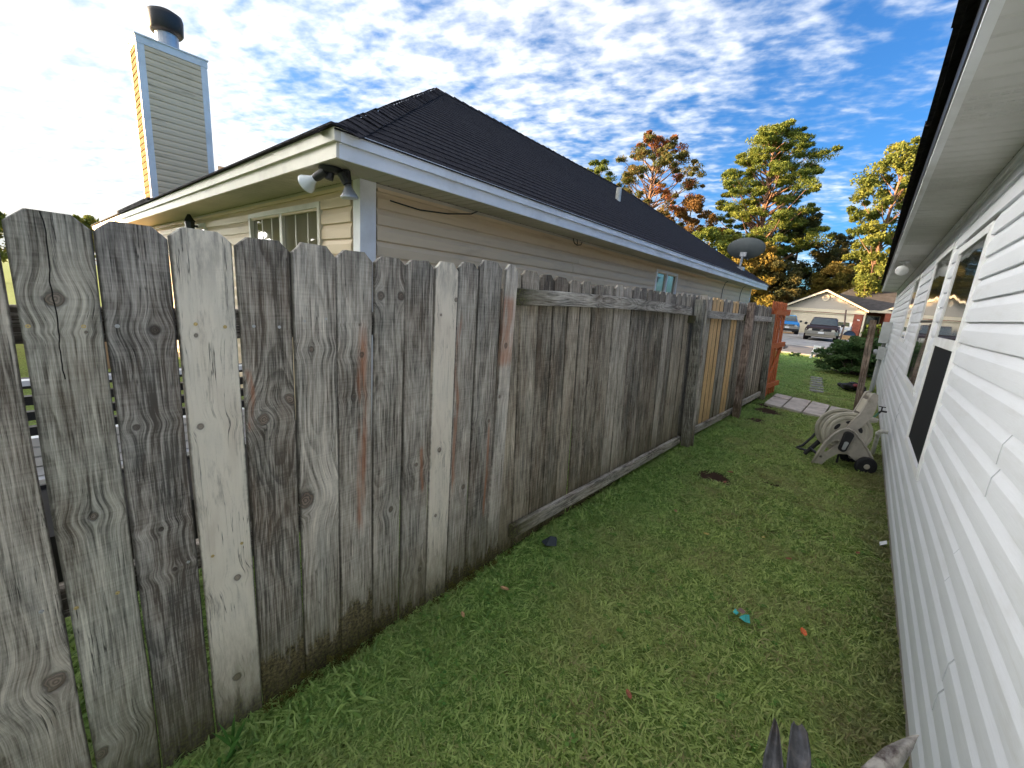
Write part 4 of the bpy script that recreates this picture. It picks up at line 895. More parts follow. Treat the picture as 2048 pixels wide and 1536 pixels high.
part('scrap', MB().add([(-.215,2.19,.04),(-.185,2.17,.045),(-.165,2.20,.03),(-.18,2.235,.05),(-.21,2.225,.035),(-.195,2.205,.06)], [(0,1,5),(1,2,5),(2,3,5),(3,4,5),(4,0,5)]), TEAL, tl)
part('scrap', MB().add([(-.25,2.215,.035),(-.23,2.20,.04),(-.225,2.23,.035),(-.245,2.24,.045)], [(0,1,2,3)]), TEAL, tl)
part('paper', MB().add([(-.235,2.235,.045),(-.205,2.215,.05),(-.195,2.235,.055),(-.225,2.26,.05)], [(0,1,2,3)]), BROWNP, tl)
lone('paper_scrap', MB().add([(.350,3.74,.02),(.385,3.74,.05),(.385,3.80,.05),(.352,3.81,.02)], [(0,1,2,3)]), TRIM, 'small pale paper scrap against the foot of the white wall', 'litter')
lone('dark_rag', MB().add([(-1.33,2.0,.02),(-1.27,1.97,.03),(-1.23,2.03,.02),(-1.28,2.10,.03),(-1.28,2.03,.07),(-1.25,2.06,.05)], [(0,1,4),(1,2,5,4),(2,3,5),(3,0,4,5)]), pmat('dark_cloth', (.03,.04,.05), .8), 'small dark crumpled scrap under the end of the bottom rail', 'litter')
bag = MB(); r = random.Random(3)
for k in range(9):
    c = (-.02+r.uniform(-.2,.22), 11.9+r.uniform(-.15,.25), .07+r.uniform(0,.06)); s_ = r.uniform(.07,.13)
    bag.lathe([(.0,-s_*.6),(s_*.7,-s_*.5),(s_*1.1,0),(s_*.8,s_*.45),(.0,s_*.6)], axis=(r.uniform(-.4,.4),r.uniform(-.4,.4),1), org=c, n=7, sx=1.2)
bg_ = thing('dark_bag', 'black crumpled bag with a dark red patch lying behind the gate post', 'bag', (0,11.95,0))
part('bag_body', bag, pmat('black_cloth', (.012,.012,.016), .6, var=.3), bg_)
part('red_patch', MB().lathe([(0,-.03),(.07,-.02),(.09,0),(.05,.04),(0,.05)], org=(.04,11.82,.15), n=7), pmat('dark_red_cloth', (.16,.012,.014), .6), bg_)
wp = thing('white_marker_post', 'short leaning white post at the street edge beside a pale shrub', 'post', (-1.47,19.7,0))
part('post', MB().tube([(-1.50,19.7,-.02),(-1.40,19.7,.46)], .05, 6), TRIM, wp)
part('cap', MB().box((-1.46,19.64,.45),(-1.22,19.76,.52)), TRIM, wp)
# ------------------------------------------------------------------ leaves and trees
def leaf_cloud(name, centers, radii, n_each, size, mat, flat=.7, seed=0, droop=0.0, colf=None, aspect=.45):
    g = np.random.default_rng(seed); cen = np.asarray(centers, float); rad = np.asarray(radii, float)
    k = np.repeat(np.arange(len(cen)), n_each); N = len(k)
    d = g.normal(size=(N,3)); d /= np.linalg.norm(d, axis=1)[:,None]; rr = g.random(N)**.45
    pos = cen[k] + d*(rr*rad[k])[:,None]*np.array([1,1,flat])
    pos[:,2] -= droop*rr*rad[k]*.5
    a = g.normal(size=(N,3)) + d*.6; a /= np.linalg.norm(a, axis=1)[:,None]; b = np.cross(a, g.normal(size=(N,3))); b /= np.linalg.norm(b, axis=1)[:,None]
    s = size*(.6+.8*g.random(N)); A = a*s[:,None]; Bv = b*(s*aspect)[:,None]
    v = np.stack([pos-A*.5, pos+Bv*.5, pos+A*.5, pos-Bv*.5], 1).reshape(-1,3)
    q = np.arange(N*4).reshape(-1,4); me = fast_mesh(name, v, q, mat)
    cc = g.random(len(cen))**2.0 if colf is None else np.asarray(colf)
    cvals = np.clip(cc[k]*.75 + g.random(N)*.35, 0, 1); at = me.attributes.new('leafcol', 'FLOAT', 'FACE'); at.data.foreach_set('value', cvals.astype(np.float32))
    return me
def tree(name, label, x, y, H, tr, crown, mat, bark, seed=0, group='trees behind the far house', n_each=230, size=.34, lean=(0,0), pads=46, flat=.55, padr=(.9,1.6), reddish=None, minz=.35, cat='tree', aspect=.45, zflip=None, limbs=True):
    """crown: list of (height fraction, radius)"""
    g = random.Random(seed); t = thing(name, label, cat, (x,y,0), group)
    hs_ = [c[0] for c in crown]; rs = [c[1] for c in crown]
    def tp(f): return Vector((lean[0]*f**1.4*H + .25*math.sin(f*5+seed)*tr, lean[1]*f**1.4*H, f*H))
    tm_ = MB(); N = 12; tm_.tube([tp(i/N*.97) for i in range(N+1)], [tr*(1-.85*(i/N)) for i in range(N+1)], 8)
    cen = []; rad = []; col = []
    for i in range(pads):
        f = minz + (1-minz)*((i+.5)/pads)**.85; R = np.interp(f, hs_, rs)*g.uniform(.35,1.0)
        an = i*2.39996 + g.uniform(-.4,.4); p = tp(f*.97) + Vector((math.cos(an)*R, math.sin(an)*R, g.uniform(-.3,.5)*R*.3))
        r = g.uniform(*padr)*(.6+.4*min(1, R/max(rs))+.1)
        cen.append(p); rad.append(r); col.append(0 if reddish is None else reddish(f, an, g))
        if limbs and R > 1.0:
            f0 = max(.1, f-.06-.10*R/max(rs)); s_ = tp(f0*.97); mid = s_.lerp(p, .55)+Vector((0,0,-.08*R))
            tm_.tube([s_, mid, p], [tr*.32*(1-f0*.7), tr*.18*(1-f0*.6), .03], 5, caps=False)
        for j in range(2):
            q = p + Vector((g.uniform(-1,1), g.uniform(-1,1), g.uniform(-.6,.6)))*r*1.1; cen.append(q); rad.append(r*g.uniform(.35,.6)); col.append(0 if reddish is None else reddish(f, an, g))
    me = tm_.mesh('trunk', bark, smooth=True); link('trunk', me, t)
    if reddish is None: col = None
    link('crown', leaf_cloud('crown', cen, rad, n_each, size, mat, flat=flat, seed=seed, colf=col, aspect=aspect), t)
    return t
pinecrown = [(.0,.5),(.2,5.5),(.35,7.6),(.5,7.9),(.6,7.4),(.72,6.8),(.82,5.9),(.90,4.5),(.97,2.6),(1,1.2)]
tree('pine_tree', 'tallest pine tree with broad layered yellow green crown above the garage', -13.9, 68, 26.6, .70, pinecrown, F_PINE, BARK, seed=11, pads=150, n_each=260, size=.40, flat=.45, padr=(.8,1.7), lean=(-.02,0), aspect=.28, minz=.22)
rc = [(.0,.5),(.3,4),(.45,6.5),(.6,8.5),(.75,8),(.88,5.5),(.97,2.5),(1,1)]
def redf(f, an, g): return min(1, max(0, (g.random()**3)*.35 + (.8 if (f > .93 and g.random() < .6) or (.58 < f < .76 and math.cos(an) > .6 and g.random() < .7) else 0)))
tree('autumn_tree', 'bare limbed tree with red and orange foliage above the black roof', -30.0, 66, 27.5, .6, rc, F_RED, BARK, seed=5, pads=110, n_each=190, size=.36, flat=.6, padr=(.7,1.35), reddish=redf, aspect=.35, minz=.30)
tree('pine_tree', 'smaller thin pine rising just left of the red autumn tree', -40.5, 68, 26, .4, [(0,1),(.5,3.4),(.8,4.6),(.95,2.6),(1,1)], F_PINE, BARK, seed=8, pads=30, n_each=200, size=.46, flat=.45, padr=(.9,1.5), aspect=.3, minz=.45)
tree('oak_tree', 'tall loose crowned tree beside the dark eave of the white house', -.9, 58, 19.0, .30, [(0,1),(.35,1.6),(.5,2.6),(.65,3.4),(.8,3.4),(.93,2.2),(1,.9)], F_OAK, BARK, seed=21, pads=60, n_each=230, size=.32, flat=.7, padr=(.7,1.25), lean=(.03,0), minz=.16)
bgt = [ # name,label,x,y,H,mat,seed,crownR
 ('brown_leaved_tree','brown leaved tree between the autumn tree and the tallest pine',-22.5,64,17.5,F_BROWN,31,5.2),
 ('dark_tree','dark tree filling in below the tallest pine on its right',-9.6,72,16,F_DARK,32,5.5),
 ('green_tree','yellow green tree below and left of the satellite dish',-18.0,60,12,F_PINE,33,5.0),
 ('bare_topped_tree','thin twiggy grey green tree right of the tallest pine',-5.2,70,12.5,F_DARK,34,3.4),
 ('yellow_tree','bright yellow tree just above the garage gable',-4.4,64,8.2,F_YEL,35,2.8),
 ('dark_tree','dark low tree behind the left end of the garage roof',-10.5,60,8.2,F_DARK,36,4.0),
 ('dark_tree','dark tree right of the yellow tree above the far roof',-1.5,70,9.5,F_DARK,37,4.0),
 ('orange_tree','low orange brown tree beside the eave end of the white house',1.6,68,9.5,F_BROWN,38,2.6),
 ('green_tree','yellow leaved tree hanging right of the satellite dish',-12.6,58,9.5,F_YEL,39,3.6),
 ('dark_tree','dark tree at the left foot of the tallest pine',-15.5,72,13,F_DARK,40,5.5),
]
for (nm, lb, x, y, H, mt, sd, R) in bgt:
    tree(nm, lb, x, y, H, .28, [(0,R*.55),(.25,R),(.6,R*.95),(.85,R*.6),(1,R*.2)], mt, BARK2, seed=sd, pads=int(9+R*5), n_each=280 if sd != 34 else 130, size=.36, flat=.75, padr=(.9,1.5), minz=.08 if sd != 34 else .25, limbs=(sd in (31,34)))
tree('green_tree', 'small green tree top showing over the far left end of the fence', -41, -.9, 4.3, .2, [(0,1),(.5,1.6),(.9,1),(1,.3)], F_OAK, BARK2, seed=51, pads=12, n_each=120, size=.3, group='tree tops over the fence', padr=(.5,.9))
tree('green_tree', 'small tree top over the fence left of the beige house roof', -46, 3.6, 5.0, .2, [(0,1),(.5,1.4),(.9,.8),(1,.3)], F_OAK, BARK2, seed=52, pads=12, n_each=120, size=.3, group='tree tops over the fence', padr=(.4,.8))
# dense far wood behind everything
wc_ = []; wr_ = []
g = random.Random(77)
for i in range(130):
    wc_.append((g.uniform(-75,22), g.uniform(78,92), g.uniform(.5,6.5))); wr_.append(g.uniform(2.2,3.6))
o = link('far_wood', leaf_cloud('far_wood', wc_, wr_, 190, .8, F_DARK, flat=.9, seed=9)); o['kind'] = 'stuff'; o['label'] = 'dark mass of low woodland behind the far house'
# unseen trees added to keep the low sun off passage, driveway and garage
OL = ['broad unseen oak added southwest of the fence to block the sun','unseen oak added behind the camera to shade the passage','tall unseen oak added for shade at the left end of the row',
      'unseen shade tree added nearest the far corner of the beige house','unseen shade tree added on the near lawn','unseen shade tree added across the road','unseen tree added to shade the left side of the garage']
for i, (x, y, H, R) in enumerate(((-13.2,-4.6,5.2,3.0),(-11.3,-8.3,5.4,3.2),(-14.6,-7.5,6.0,3.0),(-15,22.5,6.2,3.2),(-15.5,28.5,6.2,3.4),(-16,34.5,6.0,3.2),(-14.5,46.0,4.9,1.8))):
    tree('sun_blocker_oak' if i < 3 else 'sun_blocker_tree', OL[i], x, y, H, .3, [(0,R*.9),(.3,R),(.7,R),(.9,R*.7),(1,R*.3)], F_OAK, BARK2, seed=61+i, pads=46, n_each=110, size=.5, flat=.9, padr=(1.0,1.5), minz=.06, group='unseen oaks added behind the camera for shade' if i < 3 else 'unseen trees added behind the beige house for shade', limbs=False)
# bushes
def bush(name, label, x, y, R, H, mat, seed, n=90, n_each=150, size=.07, cat='bush', flat=.5, spiky=0):
    g = random.Random(seed); cen = []; rad = []; t = thing(name, label, cat, (x,y,0)); st_ = MB()
    for i in range(n):
        a = g.uniform(0, 2*math.pi); q = g.uniform(.15,1)**.6; el = g.uniform(.08, 1.45)
        p = Vector((math.cos(a)*math.cos(el)*R*q, math.sin(a)*math.cos(el)*R*q*.9, .10*H + math.sin(el)*H*.85*q)); cen.append(p); rad.append(g.uniform(.10,.20)*R)
        if i % 4 == 0: st_.tube([(0,0,0), (p.x*.5,p.y*.5,p.z*.35), tuple(p)], [.025*R,.016*R,.006*R], 5, caps=False)
    link('stems', st_.mesh('stems', BARK2), t); link('leaves', leaf_cloud('leaves', cen, rad, n_each, size, mat, flat=flat, seed=seed, aspect=.5), t); return t
bush('spreading_shrub', 'large dark green spreading shrub on the front lawn by the street', -.02, 15.6, 1.12, 1.18, F_BUSH, 3, n=200, n_each=190, size=.075, flat=.4)
bush('garden_bush', 'light green round bush in front of the far house porch', .35, 50.5, .85, 1.55, F_BUSH2, 4, n=60, n_each=120, size=.16, flat=.8)
bush('pale_shrub', 'small pale grey green shrub beside the short white post', -1.12, 19.5, .40, .55, foliage('pale_leaves', (.20,.22,.16), (.32,.34,.28)), 6, n=26, n_each=90, size=.05)
bush('small_plant', 'low green plant left of the short white post', -1.95, 19.6, .30, .22, F_BUSH, 7, n=16, n_each=70, size=.05, cat='plant')
# ------------------------------------------------------------------ far house with garage
FH = thing('garage_house', 'far brick house with cream double garage gable and dark roof across the street', 'house', (-3.6,52,0))
GY = 52.0; gl, gr_, gz = -6.95, -.62, 2.42
part('garage_wall', MB().box((gl,GY,0),(gl+.55,GY+.3,gz)).box((gr_-.72,GY,0),(gr_,GY+.3,gz)).box((gl+.55,GY+.05,2.12),(gr_-.72,GY+.3,gz)).box((gl,GY+.3,0),(gl+.3,62,gz)), BRICK, FH)
part('garage_door', MB().box((gl+.57,GY+.12,.02),(gr_-.74,GY+.18,2.08)), DOORC, FH)
dp = MB()
for i in range(4): 
    for j in range(8):
        w_ = (gr_-.74-gl-.57)/8; x0 = gl+.57+j*w_; dp.box((x0+.06,GY+.105,.06+i*.51),(x0+w_-.06,GY+.119,.49+i*.51))
part('door_panels', dp, DOORC, FH)
part('door_trim', MB().box((gl+.50,GY-.02,0),(gl+.57,GY+.1,2.14)).box((gr_-.74,GY-.02,0),(gr_-.67,GY+.1,2.14)).box((gl+.571,GY-.02,2.081),(gr_-.741,GY+.1,2.14)), DOORC, FH)
part('header_trim', MB().box((gl-.1,GY-.03,2.20),(gr_+.1,GY-.001,2.44)).box((gl-.1,GY-.05,2.441),(gr_+.2,GY-.001,2.50)), DOORC, FH)
px_, pz_ = -3.80, 4.38; el, er = -7.25, -.28
gb = MB(); gb.hexa([(gl,GY+.02,2.501),(gr_,GY+.02,2.501),(px_,GY+.02,4.12)], [(gl,GY+.25,2.501),(gr_,GY+.25,2.501),(px_,GY+.25,4.12)]); part('gable_wall', gb, BACK, FH)
k = 0; z = 2.505
while z < 4.05:
    fr = (z+.06-2.5)/(4.14-2.5); a = gl+(px_-gl)*fr; b = gr_+(px_-gr_)*fr
    pr_ = lap_profile(.11, .03, False); mb = MB(); mb.hexa([(a,GY+.02-dd,z+zz) for dd,zz in pr_], [(b,GY+.02-dd,z+zz) for dd,zz in pr_]); part('siding_plank', mb, GABLE, FH); z += .11
part('gable_vent', MB().lathe([(.20,0),(.20,.06),(.30,.06),(.31,.0)], axis=(0,-1,0), org=(px_+.02,GY-.02,3.60), n=24), DOORC, FH)
part('vent_louvre', MB().lathe([(.0,.02),(.19,.02),(.19,.0)], axis=(0,-1,0), org=(px_+.02,GY-.02,3.60), n=24), GABLE, FH)
def slab(mb, p, q, y0, y1, th=.10): mb.hexa([(p[0],y0,p[1]),(q[0],y0,q[1]),(q[0],y0,q[1]+th),(p[0],y0,p[1]+th)], [(p[0],y1,p[1]),(q[0],y1,q[1]),(q[0],y1,q[1]+th),(p[0],y1,p[1]+th)])
rk = MB(); slab(rk, (el,2.40), (px_,4.20), GY-.42, GY-.36, .19); slab(rk, (px_,4.20), (er,2.40), GY-.42, GY-.36, .19); part('rake_board', rk, DOORC, FH)
part('gable_soffit', MB().hexa([(el,GY-.36,2.42),(px_,GY-.36,4.22),(px_,GY-.36,4.26),(el,GY-.36,2.46)], [(el,GY,2.42),(px_,GY,4.22),(px_,GY,4.26),(el,GY,2.46)]).hexa([(px_,GY-.36,4.22),(er,GY-.36,2.42),(er,GY-.36,2.46),(px_,GY-.36,4.26)], [(px_,GY,4.22),(er,GY,2.42),(er,GY,2.46),(px_,GY,4.26)]), DOORC, FH)
rfm = MB(); slab(rfm, (el-.03,2.56), (px_,4.40), GY-.44, 62, .05); slab(rfm, (px_,4.40), (er+.03,2.56), GY-.44, 62, .05)
# main hip roof behind
rfm.add([(-5.2,54.2,2.66),(12,54.2,2.66),(12,66,2.66),(-5.2,66,2.66),(-1.6,59.0,5.35),(9,59.0,5.45)], [(0,1,5,4),(1,2,5),(2,3,4,5),(3,0,4)])
part('roof', rfm, SHINGF, FH)
part('main_wall', MB().box((gr_,56.0,0),(11.6,56.3,2.6)).box((gr_-.3,54.0,0),(gr_,56.3,2.41)), BRICK, FH)
part('eave_trim', MB().box((-.25,54.1,2.50),(12,54.19,2.70)).box((-.2,54.2,2.52),(12,56,2.56)), DOORC, FH)
part('porch_window', MB().box((-.33,55.9,.35),(.62,55.98,2.12)), GLASS, FH)
part('porch_window_frame', MB().box((-.42,55.88,.3),(-.34,55.97,2.2)).box((.63,55.88,.3),(.70,55.97,2.2)).box((-.34,55.88,2.13),(.63,55.97,2.2)), DOORC, FH)
part('porch_post', MB().box((-.56,GY-.02,0),(-.42,GY+.12,2.42)), DOORC, FH)
g2 = MB(); slab(g2, (.45,2.44), (4.2,4.3), 53.4, 53.5, .16); part('second_rake', g2, DOORC, FH); part('second_wall', MB().box((.95,53.6,0),(8,53.8,2.5)), BRICK, FH)
part('house_number', MB().box((-.98,GY-.012,1.62),(-.90,GY-.002,1.72)).box((-.88,GY-.012,1.60),(-.80,GY-.002,1.70)), TRIM, FH)
# ------------------------------------------------------------------ vehicles
def pickup(name, label, cx, y0, paint, W=1.95, L=5.3, H=1.78, rz=0.0, gold=True, seed=0):
    """front faces -y at y0"""
    t = thing(name, label, 'pickup truck', (cx,y0,.03)); t.rotation_euler = (0,0,rz); hw = W/2
    def P(mb, nm, mat, par=t, smooth=False): return link(nm, mb.mesh(nm, mat, smooth=smooth), par)
    def loft(secs):
        mb = MB(); n = len(secs[0]); mb.v = [tuple(p) for s_ in secs for p in s_]
        for i in range(len(secs)-1):
            for k in range(n): mb.f.append((i*n+k, i*n+(k+1)%n, (i+1)*n+(k+1)%n, (i+1)*n+k))
        mb.f.append(tuple(range(n))); mb.f.append(tuple((len(secs)-1)*n+k for k in range(n))[::-1]); return mb
    def sec(y, w_, zb, zt, r=.10, tw=None):
        tw = tw or w_*.93
        return [(-w_,y,zb),(-w_,y,zt-r*1.6),(-w_+.03,y,zt-r*.7),(-tw,y,zt),(tw,y,zt),(w_-.03,y,zt-r*.7),(w_,y,zt-r*1.6),(w_,y,zb)]
    zb = .42; hood = H*.60
    P(loft([sec(.05,hw*.90,.50,hood-.14), sec(.15,hw*.97,.46,hood-.04), sec(.6,hw,zb,hood+.01), sec(1.35,hw,zb,hood+.05), sec(1.5,hw,zb,hood+.03), sec(L,hw*.98,zb,hood+.03)]), 'body', paint, smooth=False)
    zr = H-.03; gh = [sec(1.15,hw*.86,hood+.0,hood+.06,.03), sec(1.85,hw*.72,hood,zr-.05,.05,hw*.64), sec(2.1,hw*.74,hood,zr,.06,hw*.64), sec(2.9,hw*.74,hood,zr,.06,hw*.64), sec(3.15,hw*.78,hood,zr-.05,.05,hw*.66), sec(3.25,hw*.84,hood,hood+.05,.03)]
    P(loft(gh), 'cab', paint)
    # windscreen laid just proud of the sloping cab front
    a0, a1 = Vector((0,1.19,hood+.08)), Vector((0,1.83,zr-.08)); nrm = Vector((0,-(a1.z-a0.z),(a1.y-a0.y))).normalized()*.022
    q = [(-hw*.79,a0.y,a0.z),(hw*.79,a0.y,a0.z),(hw*.66,a1.y,a1.z),(-hw*.66,a1.y,a1.z)]
    P(MB().hexa([tuple(Vector(p)) for p in q], [tuple(Vector(p)+nrm) for p in q]), 'windscreen', CARGL)
    for s_ in (-1,1):
        x0 = s_*hw*.835; x1 = s_*hw*.715
        P(MB().hexa([(x0,1.45,hood+.10),(x0,2.75,hood+.10),(x1,2.65,zr-.12),(x1,1.95,zr-.12)], [(x0+s_*.02,1.45,hood+.10),(x0+s_*.02,2.75,hood+.10),(x1+s_*.03,2.65,zr-.12),(x1+s_*.03,1.95,zr-.12)]), 'side_window', CARGL)
        P(MB().lathe([(.05,-.05),(.09,-.02),(.10,.03),(.05,.06)], axis=(0,1,0), org=(s_*(hw+.10),1.62,hood+.14), n=10, sx=1.0), 'mirror', BLACKM)
        w2 = MB().hexa([(s_*hw*.56,.005,hood-.36),(s_*hw*.93,.06,hood-.34),(s_*hw*.93,.08,hood-.19),(s_*hw*.58,.03,hood-.17)], [(s_*hw*.56,.12,hood-.36),(s_*hw*.93,.16,hood-.34),(s_*hw*.93,.18,hood-.19),(s_*hw*.58,.15,hood-.17)]); P(w2, 'headlight', LAMPG)
        for yy in (.98, L-1.1):
            w3 = P(MB().lathe([(.22,-.12),(.34,-.12),(.375,-.09),(.375,.09),(.34,.12),(.22,.12)], axis=(1,0,0), org=(s_*(hw-.14),yy,.375), n=22), 'wheel', RUBBER)
            P(MB().lathe([(.0,-.02),(.20,-.02),(.21,.02)], axis=(s_,0,0), org=(s_*(hw-.02),yy,.375), n=16), 'rim', CHROME, par=w3)
        P(MB().lathe([(.37,-.05),(.43,-.05),(.45,0),(.43,.05),(.37,.05)], axis=(1,0,0), org=(s_*(hw-.02),.98,.40), n=22), 'wheel_arch', BLACKM if not gold else paint)
    P(MB().box((-hw*.54,-.005,hood-.38),(hw*.54,.10,hood-.16)), 'grille', BLACKM)
    gb_ = MB()
    for i in range(4): gb_.box((-hw*.52,-.012,hood-.365+i*.055),(hw*.52,-.0055,hood-.345+i*.055))
    P(gb_, 'grille_bars', CHROME if not gold else BLACKM)
    P(MB().lathe([(.0,.015),(.08,.012),(.085,.0)], axis=(0,-1,0), org=(0,-.013,hood-.27), n=16, sx=1.5, sy=.8), 'emblem', CHROME)
    bp = MB(); zz = .46
    bp.hexa([(-hw,-.02,zz),(-hw*.8,-.14,zz),(hw*.8,-.14,zz),(hw,-.02,zz),(hw,.12,zz),(-hw,.12,zz)][::-1], [(-hw,-.02,zz+.21),(-hw*.8,-.14,zz+.21),(hw*.8,-.14,zz+.21),(hw,-.02,zz+.21),(hw,.12,zz+.21),(-hw,.12,zz+.21)][::-1])
    P(bp, 'bumper', CHROME)
    P(MB().box((-hw*.9,-.08,.30),(hw*.9,.10,.459)), 'lower_valance', BLACKM if not gold else pmat('tan_valance', (.30,.27,.21), .5))
    P(MB().box((-.16,-.155,.50),(.16,-.1405,.62)), 'number_plate', TRIM)
    P(MB().box((-hw*.85,.3,.25),(hw*.85,L-.3,.419)), 'chassis', BLACKM)
    P(MB().box((-hw*.88,3.3,hood+.031),(hw*.88,L-.05,hood+.04)), 'bed_floor', BLACKM)
    return t
pickup('pickup_truck', 'dark maroon pickup truck with beige bumper parked facing the street', -2.42, 35.6, MAROON, W=1.92, H=1.64, rz=R_(2), gold=True)
pickup('pickup_truck', 'bright blue pickup truck parked on the left of the driveway behind the gate', -5.45, 43.6, BLUEC, W=1.86, H=1.66, rz=R_(10), gold=False)
sv = thing('silver_car', 'silver car partly hidden behind the maroon pickup truck', 'car', (-2.05,46.2,.03))
def carprof(t, W, mat):
    pr_ = [(0,.35),(.02,.75),(.25,.86),(1.15,.95),(1.9,1.36),(3.0,1.38),(3.7,1.02),(4.4,.98),(4.5,.4)]
    def P(mb, nm, m2, par=t): return link(nm, mb.mesh(nm, m2), par)
    P(MB().hexa([(-W/2,a,b) for a,b in pr_], [(W/2,a,b) for a,b in pr_]), 'body', mat)
    P(MB().hexa([(-W*.42,1.22,.99),(W*.42,1.22,.99),(W*.38,1.86,1.33),(-W*.38,1.86,1.33)], [(-W*.42,1.20,1.01),(W*.42,1.20,1.01),(W*.38,1.84,1.35),(-W*.38,1.84,1.35)]), 'windscreen', CARGL)
    for s_ in (-1,1):
        P(MB().hexa([(s_*W/2,1.4,1.0),(s_*W/2,3.5,1.02),(s_*W/2,3.0,1.30),(s_*W/2,1.95,1.30)], [(s_*(W/2+.01),1.4,1.0),(s_*(W/2+.01),3.5,1.02),(s_*(W/2+.01),3.0,1.30),(s_*(W/2+.01),1.95,1.30)]), 'side_window', CARGL)
        P(MB().box((s_*W*.3-.14,-.01,.60),(s_*W*.3+.14,.05,.72)), 'headlight', LAMPG)
        for yy in (.85,3.6): P(MB().lathe([(.2,-.1),(.30,-.1),(.32,0),(.30,.1),(.2,.1)], axis=(1,0,0), org=(s_*(W/2-.09),yy,.32), n=18), 'wheel', RUBBER)
    P(MB().box((-W/2-.005,-.06,.38),(W/2+.005,.1,.56)), 'bumper', mat)
carprof(sv, 1.72, SILVER)
wb = thing('dome_canopy', 'low dark blue dome shaped cover beside the garage brick pier', 'cover', (-1.12,44,0))
hoop = [(-.42,.0),(-.40,.30),(-.28,.55),(-.05,.72),(.20,.68),(.38,.50),(.45,.0)]
part('cover', MB().hexa([(-1.12+a,44.0,b) for a,b in hoop], [(-1.12+a,44.8,b) for a,b in hoop]), pmat('dark_blue_cover', (.015,.04,.09), .4), wb)
part('rim', MB().tube([(-1.12+a*1.03,43.98,b*1.03) for a,b in hoop], .03, 6), BLACKM, wb)
lone('tan_box', MB().box((-1.62,43.0,.02),(-.85,43.5,.36)).box((-1.60,42.97,.30),(-1.2,43.0,.36)), TAN, 'low tan box standing on the driveway edge behind the shrub', 'box')
lone('thin_pole', MB().tube([(-1.52,41.6,-.02),(-1.48,41.6,1.2),(-1.60,41.6,2.35)], .055, 8), pmat('rusty_steel', (.16,.10,.08), .7, var=.3), 'thin rusty brown pole standing in front of the garage door', 'pole')
# grey roofed house far left
nh = thing('distant_house', 'distant house with pale grey roof just over the fence at the left', 'house', (-47,9,0))
part('wall', MB().box((-56,6.6,0),(-40,12,4.6)), BEIGE, nh); part('roof', MB().hexa([(-57,6,4.7),(-38.5,6,4.7),(-38.5,9,6.0),(-57,9,6.0)], [(-57,6,4.8),(-38.5,6,4.8),(-38.5,9,6.1),(-57,9,6.1)]).hexa([(-57,9,6.0),(-38.5,9,6.0),(-38.5,13,4.6),(-57,13,4.6)], [(-57,9,6.1),(-38.5,9,6.1),(-38.5,13,4.7),(-57,13,4.7)]), pmat('pale_roof', (.34,.36,.38), .6), nh)
part('vent_pipe', MB().tube([(-51,6.3,4.8),(-51,6.3,5.9)], .12), GREYM, nh)
# ------------------------------------------------------------------ grass
def blade_tuft(name, seed, nb, rad, hmin, hmax, wd, flop=1.0):
    g = np.random.default_rng(seed); vs = []; fs = []; cols = []
    for i in range(nb):
        a = g.uniform(0, 2*math.pi); r = rad*math.sqrt(g.random()); p = np.array([math.cos(a)*r, math.sin(a)*r, -.004])
        h = g.uniform(hmin, hmax); az = g.uniform(0, 2*math.pi); d = np.array([math.cos(az), math.sin(az), 0]); s_ = np.array([-d[1], d[0], 0]); bend = g.uniform(.25,1.3)*flop
        o = len(vs); w0 = wd*g.uniform(.7,1.3); tw = g.uniform(-.5,.5)
        for j, (f, wf) in enumerate(((0,.8),(.4,1),(.75,.75),(1,.08))):
            c = p + d*(h*bend*f*f) + np.array([0,0,h*f*(1-.35*bend*f)]); sv_ = s_*w0*wf*.5 + np.array([0,0,w0*wf*.5*tw]); vs += [c-sv_, c+sv_]
        for j in range(3): fs.append((o+2*j, o+2*j+1, o+2*j+3, o+2*j+2)); cols.append(0)
        cols[-3:] = [g.random()]*3
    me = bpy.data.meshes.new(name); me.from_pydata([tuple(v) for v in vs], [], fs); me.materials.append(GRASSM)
    at = me.attributes.new('leafcol', 'FLOAT', 'FACE'); at.data.foreach_set('value', np.array(cols, np.float32)); me.update(); return me
